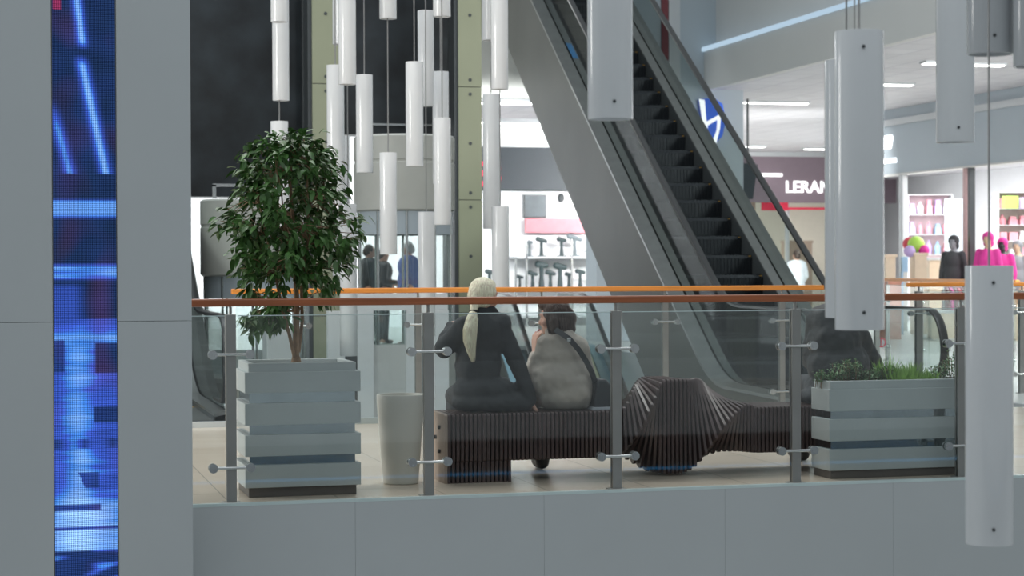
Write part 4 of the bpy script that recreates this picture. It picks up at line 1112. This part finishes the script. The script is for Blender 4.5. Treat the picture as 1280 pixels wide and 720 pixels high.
# display wall
root = thing('display_shelving', 'white display shelving with a pink header left of the escalator', 'shelf', (sx_(700), VS-.4, 0))
mb = MB().box((sx_(656), VS-.1, sz_(291)), (sx_(770), VS+.0, sz_(273))); obj('header', mb, M['pink'], root)
mb = MB()
for py in (322, 362, 395): mb.box((sx_(636), VS-.55, sz_(py)-.02), (sx_(790), VS+.11, sz_(py)+.02))
obj('shelf', mb, M['white'], root)
for px in (636.5, 650, 706, 745, 790):
    mb = MB().box((sx_(px)-.02, VS-.55, 0), (sx_(px)+.02, VS-.5, sz_(300 if px > 640 else 322))); obj('upright', mb, M['bsteel'], root)
mb = MB().box((sx_(636), VS+.11, 0), (sx_(790), VS+.135, sz_(291))); obj('back_panel', mb, M['ltex'], root)
dm = [mat('dark appliance body', (.05,.075,.08), .4), mat('grey appliance body', (.18,.22,.24), .35)]
def appliance(label, px, yb, yt, k, m_, arm):
    x = sx_(px); z0 = sz_(yb); z1 = sz_(yt); h = z1-z0; v = VS-.3
    root = thing('display_appliance', label, 'appliance', (x, v, z0), 'small dark appliances on the white shelves')
    mb = MB().box((x-.09*h*2, v-.1, z0), (x+.10*h*2, v+.1, z0+.1*h)); mb.lathe((x,v,0), [(.11*h,z0+.1*h),(.07*h,z0+.5*h),(.09*h,z1-.2*h)], 12); obj('stand', mb, m_, root, bevel=.01)
    mb = MB().caps((x-.10*h*(1+arm), v, z1-.12*h), (x+.12*h*(1+arm), v, z1-.14*h-.1*h*arm), .12*h, .09*h); obj('head', mb, m_, root, smooth=True)
aps = [(657,322,300,1,0,'smallest shape at the left end of the upper shelf'),(672,322,296,0,.8,'tall dark appliance second from the left on the upper shelf'),(697,322,296,0,.4,'dark appliance in the middle of the upper shelf'),(713,322,292,1,1.2,'pale grey appliance leaning at the right of the upper shelf'),(735,322,304,1,.5,'small grey appliance beside the escalator on the upper shelf'),
 (645,362,343,0,.5,'appliance behind glass at the left end of the lower shelf'),(661,362,338,0,.6,'appliance left of the tall one on the lower shelf'),(672,362,326,0,.3,'tallest appliance on the lower shelf'),(683,362,337,0,.7,'appliance right of the tall one on the lower shelf'),(695,362,328,0,.5,'dark appliance at the centre of the lower shelf'),(706,362,340,0,.4,'appliance right of centre on the lower shelf'),(720,362,336,0,.5,'appliance near the escalator on the lower shelf'),(736,362,340,1,.6,'appliance touching the escalator edge on the lower shelf')]
for px, yb, yt, k, arm, lb in aps: appliance(lb, px, yb, yt, 0, dm[k], arm)
mb = MB().box((sx_(600), VS-.5, 0), (sx_(614), VS-.1, sz_(362))); tag(obj('display_plinth', mb, M['white'], loc=(sx_(607), VS-.3, 0)), 'white display plinth behind the blond head', 'plinth')
appliance('dark appliance standing left of the lowest pendant, just above the blond head', 607.5, 362, 336, 0, dm[0], .2)

# ------------------------------------------------------------------ right hall
UE = 11.85; US = 16.8; HCEIL = 4.30
mb = MB().box((UE, 12, HCEIL), (26, 62, HCEIL+.1)); struct('ceiling', mb, M['ceil'])
mb = MB().box((UE-.12, 12, HCEIL-.02), (UE, 31.5, 4.95)); struct('trim_11', mb, M['wallg'])
mb = MB().box((UE-.16, 12, 4.95), (UE+.02, 31.5, 5.02)); struct('trim_12', mb, M['lampw'])
mb = MB().box((UE+.1, 12, 4.95), (UE+.4, 31.5, 10)); struct('wall_right_upper', mb, M['wallg'])
# logo wall
VL = 31.0
xL = atV(745,200,VL).x
mb = MB().box((xL, VL, 0), (atV(929,200,VL).x, VL+.6, HCEIL+.0)).box((xL, VL, HCEIL), (UE+.3, VL+.6, 10)); struct('wall_logo', mb, M['wallb'])
mb = MB().box((atV(826,30,VL).x, VL-.05, hh(830,76,VL)), (atV(834,30,VL).x, VL, 10)); struct('trim_13', mb, M['maroon'])
mb = MB().box((atV(835,30,VL).x, VL-.04, 3.2), (atV(849,30,VL).x, VL, 10)); struct('trim_14', mb, M['white'])
# logo
root = thing('blue_logo_sign', 'blue shield-shaped logo plate with white strokes on the grey wall by the handrail', 'sign', atV(890,180,VL-.1))
def wl(pts, d): return [atV(px, py, VL-d) for px, py in pts]
mb = MB().prism(wl([(875,124),(893,123),(903,130),(907,150),(903,170),(893,181),(885,170),(878,150)], .12), (0,.10,0)); obj('plate', mb, M['logob'], root)
for pts in ([(874,124),(880.5,125),(883,152),(885,160),(883,160),(878,152)], [(882,153),(898,144),(898,149),(883,158)], [(897,146),(901,141),(900,160),(895,180),(891,176),(896,163)]):
    mb = MB().prism(wl(pts, .14), (0,.02,0)); obj('stroke', mb, M['logow'], root)
# shop fascia on the right
def uz(px, py): return atU(px, py, US)
zf = 3.05
VE = 36.4
mb = MB().box((US, 14, zf), (US+.25, VE, HCEIL)); struct('wall_right', mb, M['wallb'])
mb = MB().box((US-.06, 14, HCEIL-.32), (US, VE, HCEIL-.20)); struct('trim_15', mb, M['white'])
mb = MB().box((US-.02, 14, zf-.03), (US+.25, VE, zf)); struct('trim_16', mb, M['wallg'])
q = uz(1095, 187)
root = thing('lit_shop_lettering', 'white lit handwritten letters on the pale fascia right of the long pendant tube', 'sign', q)
R_dir = (0,-1,0)
text('m', (US-.021, uz(1102,187).y, uz(1105,187).z), .58, M['logow'], R_dir, root, shear=.4, bold=.0)
a, b = uz(1105, 205), uz(1121, 201)
mb = MB().box((US-.05, b.y, a.z), (US-.01, a.y, a.z+.09)); obj('underline', mb, M['logow'], root)
# ceiling lights of the hall
def clight(label, x0, x1, py, h=HCEIL, wd=.16, grp=None):
    d = ray((x0+x1)/2, py); t = (h-.04-HC)/d.z; v = d.y*t; a, b = atV(x0,py,v).x, atV(x1,py,v).x
    root = thing('ceiling_light', label, 'ceiling light', (a, v, h-.02))
    mb = MB().box((a-.03, v-wd/2-.02, h-.035), (b+.03, v+wd/2+.02, h+.0)); obj('housing', mb, M['white'], root)
    mb = MB().box((a, v-wd/2, h-.045), (b, v+wd/2, h-.0355)); obj('diffuser', mb, M['lamp'], root)
clight('long ceiling light right of the blue logo, nearest to it', 929, 1008, 129.5)
clight('ceiling light right of the long front pendant tube', 1098, 1139, 107)
clight('ceiling light left of the short-hanging pendant at the top right', 1155, 1180, 80.5)
clight('ceiling light below the short-hanging pendant at the top right', 1214, 1252, 82.5)
clight('small ceiling light above the dark hanging screen', 931, 955, 184)
clight('left one of two distant ceiling lights above the lettered shop', 976, 1001, 195)
clight('right one of two distant ceiling lights above the lettered shop', 1006, 1030, 187)
# LERAN shop
VR = 47.5
def rx(px): return atV(px, 250, VR).x
def rz(py, px=985): return hh(px, py, VR)
mb = MB().box((rx(900), VR, rz(253)), (26, VR+.3, rz(196))); struct('trim_17', mb, M['mauve'])
mb = MB().box((rx(900), VR, rz(196)), (26, VR+.3, HCEIL)); struct('trim_18', mb, M['white'])
mb = MB().box((rx(900), VR+6, 0), (26, VR+6.2, HCEIL)); struct('wall_far', mb, mat('cream shop wall', (.85,.80,.70), .6, var=.02))
area('far_shop_light', (14.5, VR+3, 3.9), (14.5, VR+4.5, 1), 8, 2, 900, (1,.97,.92)) 
root = thing('lit_shop_name', 'white lit capital letters LERAN on the mauve fascia of the far shop', 'sign', (rx(1000), VR, rz(240)))
text('LERAN', (rx(981), VR-.021, rz(240.5)), .44, M['logow'], RX, root, bold=.006)
mb = MB().box((rx(949), VR-.06, rz(221)), (rx(977), VR-.02, rz(217))); obj('light_bar', mb, M['logow'], root)
mb = MB().box((rx(953), VR+.05, rz(263)), (rx(986), VR+.1, rz(253)-.005)).box((rx(986), VR+.05, rz(262)), (rx(1040), VR+.1, rz(259)))
tag(obj('red_banner', mb, M['red'], loc=(rx(970),VR+.6,rz(263))), 'narrow red banner under the mauve fascia of the far shop', 'banner')
mb = MB().box((rx(1000), VR+1, 0), (rx(1034), VR+1.3, rz(301))); mb.box((rx(999), VR+.98, rz(303)), (rx(1035), VR+1.32, rz(300)))
tag(obj('brown_cabinet', mb, mat('brown laminate', (.42,.33,.26), .5), loc=(rx(1015),VR+1,0)), 'brown cabinet inside the far lettered shop', 'cabinet')
mb = MB().box((rx(936), VR+.1, 0), (rx(946), VR+.4, rz(253))); struct('trim_19', mb, mat('brown jamb', (.35,.25,.2), .5))
mb = MB().box((rx(988), VR+.3, 0), (rx(992), VR+.4, rz(253))); struct('trim_20', mb, M['white'])
q0 = atV(927, 204, 32.5); q1 = atV(945, 249, 32.5)
root = thing('hanging_screen', 'dark hanging screen between the blue logo and the lettered shop', 'screen', (q0.x, 32.5, q1.z))
mb = MB().prism([atV(927,204,32.5), atV(947,206,32.5), atV(941,249,32.5), atV(927,248,32.5)], (0,.12,0)); obj('panel', mb, M['screen'], root)
mb = MB().box(((q0.x+q1.x)/2-.015, 32.54, q0.z-.05), ((q0.x+q1.x)/2+.015, 32.58, HCEIL)); obj('hanger', mb, M['dgrey'], root)

# ------------------------------------------------------------------ toy / clothes shop on the right
mb = MB().box((23.5, 22, 0), (23.7, 49.9, HCEIL)); struct('wall_right_shop', mb, M['ltex'])
mb = MB().prism([(US+.25,22,3.6),(23.5,22,3.6),(23.5,49,3.6),(US+.25,36,3.6)], (0,0,.1)); struct('ceiling', mb, M['ceil'])
mb = MB().prism([(US,VE,0),(US+.25,VE-.1,0),(23.5,49.8,0),(23.3,50,0)], (0,0,HCEIL)); struct('wall_right_end', mb, M['ltex'])
area('toy_shop_light', (19.5, 36, 3.5), (19.5, 36, 0), 4, 16, 1100, (1,.98,.97))
def stuffx(px, Z): q = atZ(px, 334, Z); return q
# jambs
for i, (x0, x1, Z) in enumerate(((1125,1133,36.0),(1207,1209.5,34.2),(1213,1215.5,34.0))):
    p = atU((x0+x1)/2, 300, US+.12); wy = (x1-x0)/2*p.y/F
    mb = MB().box((p.x-.05, p.y-.03-wy, 0), (p.x+.05, p.y+.03+wy, zf-.03)); struct('trim_%d' % (21+i), mb, M['white'] if i == 0 else (mat('rosy jamb', (.62,.42,.42), .5) if i == 1 else M['dgrey']))
rs3 = random.Random(8)
pal = [mat('pastel item %s' % n, c_, .6) for n, c_ in (('pink',(.85,.35,.42)),('blue',(.35,.55,.75)),('white',(.85,.85,.86)),('lilac',(.55,.42,.75)),('mint',(.45,.75,.6)),('yellow',(.85,.75,.35)),('red',(.7,.08,.12)),('grey',(.28,.30,.32)),('tan',(.65,.48,.32)))]
def boxset(short, name, cat, label, px0, px1, py0, py1, Z, cols_, rows_, grp, mats_, backm, nm='item', pos=None):
    """a shelf unit (thing) and the countable goods standing on it"""
    pa, pb = atZ(px0, py1, Z), atZ(px1, py1, Z); top = atZ(px0, py0, Z).z; z0 = max(pa.z, 0.0)
    D = (pb-pa); D.z = 0; wdt = D.length; D.normalize(); Nn = Vector((-D.y, D.x, 0))
    Mx = Matrix((D, Nn, UP)).transposed().to_4x4(); Mx.translation = Vector((pa.x, pa.y, 0))
    root = thing(name, label, cat, (pa.x, pa.y, 0))
    mb = MB().box((0,.36,0), (wdt,.40,top), Mx); obj('back_board', mb, backm, root)
    mb = MB()
    hs = (top-z0)/rows_
    for r_ in range(rows_+1):
        mb.box((0,0,z0+r_*hs-.015),(wdt,.36,z0+r_*hs), Mx)
    mb.box((-.02,0,0),(0,.40,top), Mx).box((wdt,0,0),(wdt+.02,.40,top), Mx); obj('shelves', mb, M['white'], root)
    cw = wdt/cols_
    rowname = ['bottom','second','third','fourth','fifth','sixth']
    for r_ in range(rows_):
        for c_ in range(cols_):
            bw = cw*rs3.uniform(.6,.85); bh = hs*rs3.uniform(.5,.82); m_ = rs3.choice(mats_); x = c_*cw+(cw-bw)/2; zz = z0+r_*hs
            mb = MB(); kind = rs3.randint(0,2)
            if kind == 0: mb.box((x,.06,zz),(x+bw,.28,zz+bh), Mx)
            elif kind == 1:
                cc_ = Mx @ Vector((x+bw/2,.17,0)); rr_ = min(bw/2,.13)
                mb.lathe((cc_.x,cc_.y,0), [(rr_*.8,zz),(rr_,zz+bh*.2),(rr_,zz+bh*.6),(rr_*.4,zz+bh*.85),(rr_*.35,zz+bh)], 12)
            else:
                mb.box((x,.06,zz),(x+bw,.28,zz+bh*.6), Mx); mb.box((x+bw*.15,.1,zz+bh*.6),(x+bw*.85,.24,zz+bh), Mx)
            o_ = obj(nm, mb, m_, None, loc=tuple(Mx @ Vector((x+bw/2,.17,zz))))
            pl_ = 'left end' if c_ == 0 else ('right end' if c_ == cols_-1 else '%s from left' % ['first','second','third','fourth','fifth','sixth','seventh'][c_])
            tag(o_, '%s toy, %s shelf, %s, %s' % (m_.name.split()[-1], rowname[r_], pl_, short), 'toy', grp)
    return root
boxset('tall pastel wall shelf', 'shelf_unit', 'shelf', 'tall pastel wall shelf with toys behind the white shop jamb', 1172-36, 1200-10, 243, 318, 44.0, 5, 3, 'toys on the tall pastel wall shelf', [pal[0],pal[1],pal[2],pal[3]], mat('pale pink board', (.80,.62,.66), .6), 'toy_package')
boxset('wide rack at right edge', 'shelf_unit', 'shelf', 'wide toy rack at the far right edge with a lime green top row', 1249, 1300, 240, 322, 38.5, 4, 4, 'toys on the right edge rack', [pal[0],pal[2],pal[2],pal[0]], mat('cream board', (.85,.78,.70), .6), 'toy_package')
pa, pb = atZ(1253,260.5,38.3), atZ(1272,245,38.3)
mb = MB().box((pa.x, pa.y-.1, pa.z), (pb.x, pb.y+.1, pb.z)); tag(obj('toy_package', mb, M['lime'], loc=tuple(pa)), 'lime green box on top of the right edge rack', 'toy')
pa, pb = atZ(1274,260.5,38.3), atZ(1290,247,38.3)
mb = MB().box((pa.x, pa.y-.1, pa.z), (pb.x, pb.y+.1, pb.z)); tag(obj('toy_package', mb, pal[3], loc=tuple(pa)), 'lilac box beside the lime green one on the right edge rack', 'toy')
# grey glass partition
mb = MB().box((0,0,0),(1,1,1)); q0 = atZ(1182,330,41); q1 = atZ(1209,248,41)
mb = MB().box((q0.x, q0.y, 0), (q1.x, q0.y+.05, q1.z)); tag(obj('shop_partition', mb, mat('grey frosted partition', (.45,.50,.54), .3, var=.12, vscale=2), loc=(q0.x,q0.y,0)), 'grey partition panel inside the toy shop behind the dark mannequin', 'partition')
# display tables
def dtable(label, px0, px1, ptop, Z, m_, dep=.5):
    a, b = atZ(px0, ptop, Z), atZ(px1, ptop, Z); D = (b-a); D.z = 0; wdt = D.length; D.normalize(); Nn = Vector((-D.y,D.x,0))
    Mx = Matrix((D,Nn,UP)).transposed().to_4x4(); Mx.translation = Vector((a.x,a.y,0)); h = a.z
    root = thing('display_table', label, 'table', (a.x,a.y,0))
    mb = MB().box((0,0,h-.05),(wdt,dep,h), Mx); obj('top', mb, M['white'] if m_ is None else m_, root, bevel=.005)
    mb = MB().box((.03,.03,0),(wdt-.03,dep-.03,h-.05), Mx); obj('cabinet', mb, M['cream'] if m_ is None else m_, root)
    return Mx, wdt, h
dtable('cream display box nearest the long pendant tube', 1106, 1122, 318, 35.0, M['cream'])
dtable('cream display counter behind the railings, left of the dark mannequin', 1142, 1161, 316, 35.2, M['cream'])
dtable('low white counter with folded clothes behind the curved handrail end', 1163, 1208, 388, 33.1, None, .4)
dtable('white counter between the mannequins', 1160, 1184, 322, 36.5, None)
dtable('low counter under the pink mannequins at the right edge', 1222, 1290, 388, 32.2, None, .4)
def ball(label, px, py, Z, r_, m_, nm='toy_ball', cat='toy'):
    q = atZ(px, py, Z); mb = MB().ell(q, (r_,r_,r_)); tag(obj(nm, mb, m_, smooth=True, loc=tuple(q)), label, cat)
ball('lime green ball on the cream display counter', 1145, 305.5, 35.4, .155, M['lime'])
ball('magenta ball right of the lime green one', 1155, 313, 35.3, .10, M['magenta'])
ball('purple ball left below the lime green one', 1137, 314, 35.3, .11, pal[3])
ball('red ball behind the lime green one', 1137, 305, 35.7, .13, pal[6])
q0 = atZ(1128, 340, 35.1); q1 = atZ(1136, 321, 35.1)
mb = MB().box((q0.x, q0.y, q0.z), (q1.x, q1.y+.1, q1.z)); mb.box((q0.x-.01, q0.y+.02, 0), (q0.x+.03, q0.y+.08, q0.z)); tag(obj('notice_board', mb, pal[1], loc=(q0.x,q0.y,0)), 'small blue panel on a post left of the cream display counter', 'sign')
def mannequin(label, px, yhead, Z, H, headm, topm, botm, turn=4.2):
    b = atZ(px, 334, Z); b.z = 0; hz = atZ(px, yhead, Z).z; s = hz/1.70
    f = (CR*math.cos(turn)+CF*math.sin(turn)).normalized(); r = f.cross(UP)
    def Q(a, f_, h): return b + r*a*s + f*f_*s + UP*h*s
    root = thing('mannequin', label, 'mannequin', b, )
    mb = MB(); P = head(mb, Q(0,.01,1.58), f, s*.95)
    mb.caps(Q(0,0,1.50), Q(0,0,1.40), .05*s, .055*s); mb.caps(Q(0,0,1.34), Q(0,0,1.0), .11*s, .12*s)
    for g in (-1,1):
        mb.caps(Q(0,0,1.39), Q(.15*g,0,1.37), .05*s,.05*s); mb.caps(Q(.16*g,0,1.37), Q(.2*g,0,1.1), .042*s,.034*s); mb.caps(Q(.2*g,0,1.1), Q(.2*g,.06,.88), .034*s,.024*s)
        mb.caps(Q(.08*g,0,.92), Q(.09*g,0,.5), .08*s,.055*s); mb.caps(Q(.09*g,0,.5), Q(.10*g,0,.07), .05*s,.035*s); mb.caps(Q(.10*g,-.03,.045), Q(.10*g,.13,.04), .034*s,.03*s)
    mb.lathe((b.x,b.y,0), [(.20,0),(.20,.015),(.02,.02)], 20)
    o = obj('figure', mb, headm, root); remesh(o, .016, 3)
    mb = MB().ell(Q(0,0,1.26), (.17*s,.14*s,.19*s)); mb.ell(Q(0,0,1.02), (.19*s,.15*s,.26*s))
    for g in (-1,1): mb.caps(Q(.14*g,0,1.37), Q(.2*g,0,1.08), .068*s,.055*s); mb.caps(Q(.2*g,0,1.1), Q(.2*g,.05,.92), .053*s,.045*s)
    o = obj('top_garment', mb, topm, root); remesh(o, .018, 4)
    mb = MB()
    for g in (-1,1): mb.caps(Q(.08*g,0,.9), Q(.09*g,0,.5), .095*s,.075*s); mb.caps(Q(.09*g,0,.5), Q(.10*g,0,.12), .072*s,.06*s)
    o = obj('trousers', mb, botm, root); remesh(o, .018, 3)
    mb = MB().ell(P(0,-.02,.03), (.095*s,.10*s,.10*s)); mb.ell(P(0,-.05,-.06), (.09*s,.07*s,.08*s)); o = obj('hood', mb, topm, root); remesh(o, .014, 3)
mannequin('dark grey dressed mannequin in the toy shop', 1192, 294, 34.6, 1.7, pal[7], M['pants'], M['pants'])
mannequin('mannequin in a bright pink hooded top, left of the two at the right edge', 1235, 290, 33.4, 1.7, pal[8], M['magenta'], M['pants'])
mannequin('mannequin with a black and pink outfit above the lowest pendant tube', 1253, 297, 33.8, 1.7, M['black'], M['magenta'], M['black'])
mannequin('mannequin in grey and tan clothes at the right edge of the picture', 1272, 300, 34.6, 1.7, pal[8], pal[7], pal[8])
# clothes hanging on a rack
q0, q1 = atZ(1180, 358, 34.0), atZ(1209, 358, 34.0)
root = thing('clothes_rail', 'low clothes rail under the handrails right of the curved escalator end', 'clothes rail', (q0.x, q0.y, 0))
mb = MB().cyl(q0, q1, .015); obj('rail', mb, M['bsteel'], root)
for q in (q0, q1):
    mb = MB().cyl((q.x,q.y,0), q, .015); obj('leg', mb, M['bsteel'], root)
for k in range(6):
    p = q0.lerp(q1, (k+.5)/6); mb = MB(); w2 = .13
    mb.loft([[p+Vector((-.02,-w2*s_,-.02-h_)), p+Vector((.02,-w2*s_,-.02-h_)), p+Vector((.022,w2*s_,-.02-h_)), p+Vector((-.022,w2*s_,-.02-h_))] for s_, h_ in ((.25,0),(1,.07),(.85,.25),(1.05,.5))])
    o = obj('hanging_garment', mb, (M['maroon'], M['magenta'], M['maroon'], pal[6], M['maroon'], pal[0])[k], loc=tuple(p))
    tag(o, '%s garment hanging %s on the low clothes rail' % (('dark maroon','magenta','wine red','bright red','deep maroon','soft pink')[k], ('first from the left','second from the left','third from the left','fourth from the left','fifth from the left','at the right end')[k]), 'garment', 'garments on the low clothes rail')
# brown-pink boxes left
for k, (y0_, y1_) in enumerate(((412,386),(385,350))):
    a, b = atZ(1104, y0_, 33.0), atZ(1124, y1_, 33.0); h0_ = 0 if k == 0 else lasth
    hgt = b.z
    mb = MB().box((a.x, a.y-.15, h0_), (b.x, a.y+.15, hgt-.005)); mb.box((a.x-.01, a.y-.16, hgt-.05), (b.x+.01, a.y+.16, hgt-.004)); lasth = hgt
    tag(obj('storage_box', mb, mat('salmon box %d' % k, (.62,.30,.22) if k else (.45,.22,.16), .6, var=.15), loc=(a.x,a.y,h0_)), ('dark salmon box at the bottom of the stack', 'light salmon box on top of the stack')[k]+' beside the long pendant tube', 'box')
# round no-entry sticker post
q = atZ(1096, 420, 21.5); 
root = thing('sign_post', 'slim green-grey post with a round prohibition sticker beside the hunched person', 'post', (q.x,q.y,0))
mb = MB().box((q.x-.03,q.y-.02,0),(q.x+.03,q.y+.02,1.0)); obj('post', mb, M['post'], root, bevel=.004)
c_ = atZ(1101.5, 428, 21.4); d = (EYE-c_).normalized()
mb = MB().cyl(c_, c_+d*.004, .055, n=28); st = obj('sticker', mb, M['white'], root)
mb = MB(); pts_ = []
a_ = d.orthogonal().normalized(); b_ = d.cross(a_)
mb.tube([c_+d*.005+(a_*math.cos(2*PI*k/24)+b_*math.sin(2*PI*k/24))*.048 for k in range(25)], .006, 5); mb.cyl(c_+d*.005+(a_+b_)*.033, c_+d*.005-(a_+b_)*.033, .005, n=6); obj('prohibition_ring', mb, M['red'], st)
mb = MB().box((c_.x-.07,c_.y-.006,c_.z-.07),(c_.x-.02,c_.y+.006,c_.z+.07)); obj('bracket', mb, M['post'], root)

# camera side walkway: blue light line under the slab
mb = MB().box((-10, .425, -1.0), (14, .45, -.975)); o = obj('light_line', mb, emis('blue line light', (.05,.45,1), 1.1)); tag(o, 'thin blue light line along the opposite slab edge', 'light strip')
mb = MB().box((-10, .0, -1.8), (14, .42, -.62)); struct('trim_30', mb, M['black'])

# ------------------------------------------------------------------ view settings
SC.view_settings.view_transform = 'Standard'; SC.view_settings.look = 'None'; SC.view_settings.gamma = 1; SC.view_settings.exposure = 0
SC.view_settings.use_curve_mapping = False
cy = SC.cycles
cy.max_bounces = 10; cy.transparent_max_bounces = 40; cy.diffuse_bounces = 3; cy.glossy_bounces = 4; cy.caustics_reflective = False; cy.caustics_refractive = False
cy.sample_clamp_indirect = 4
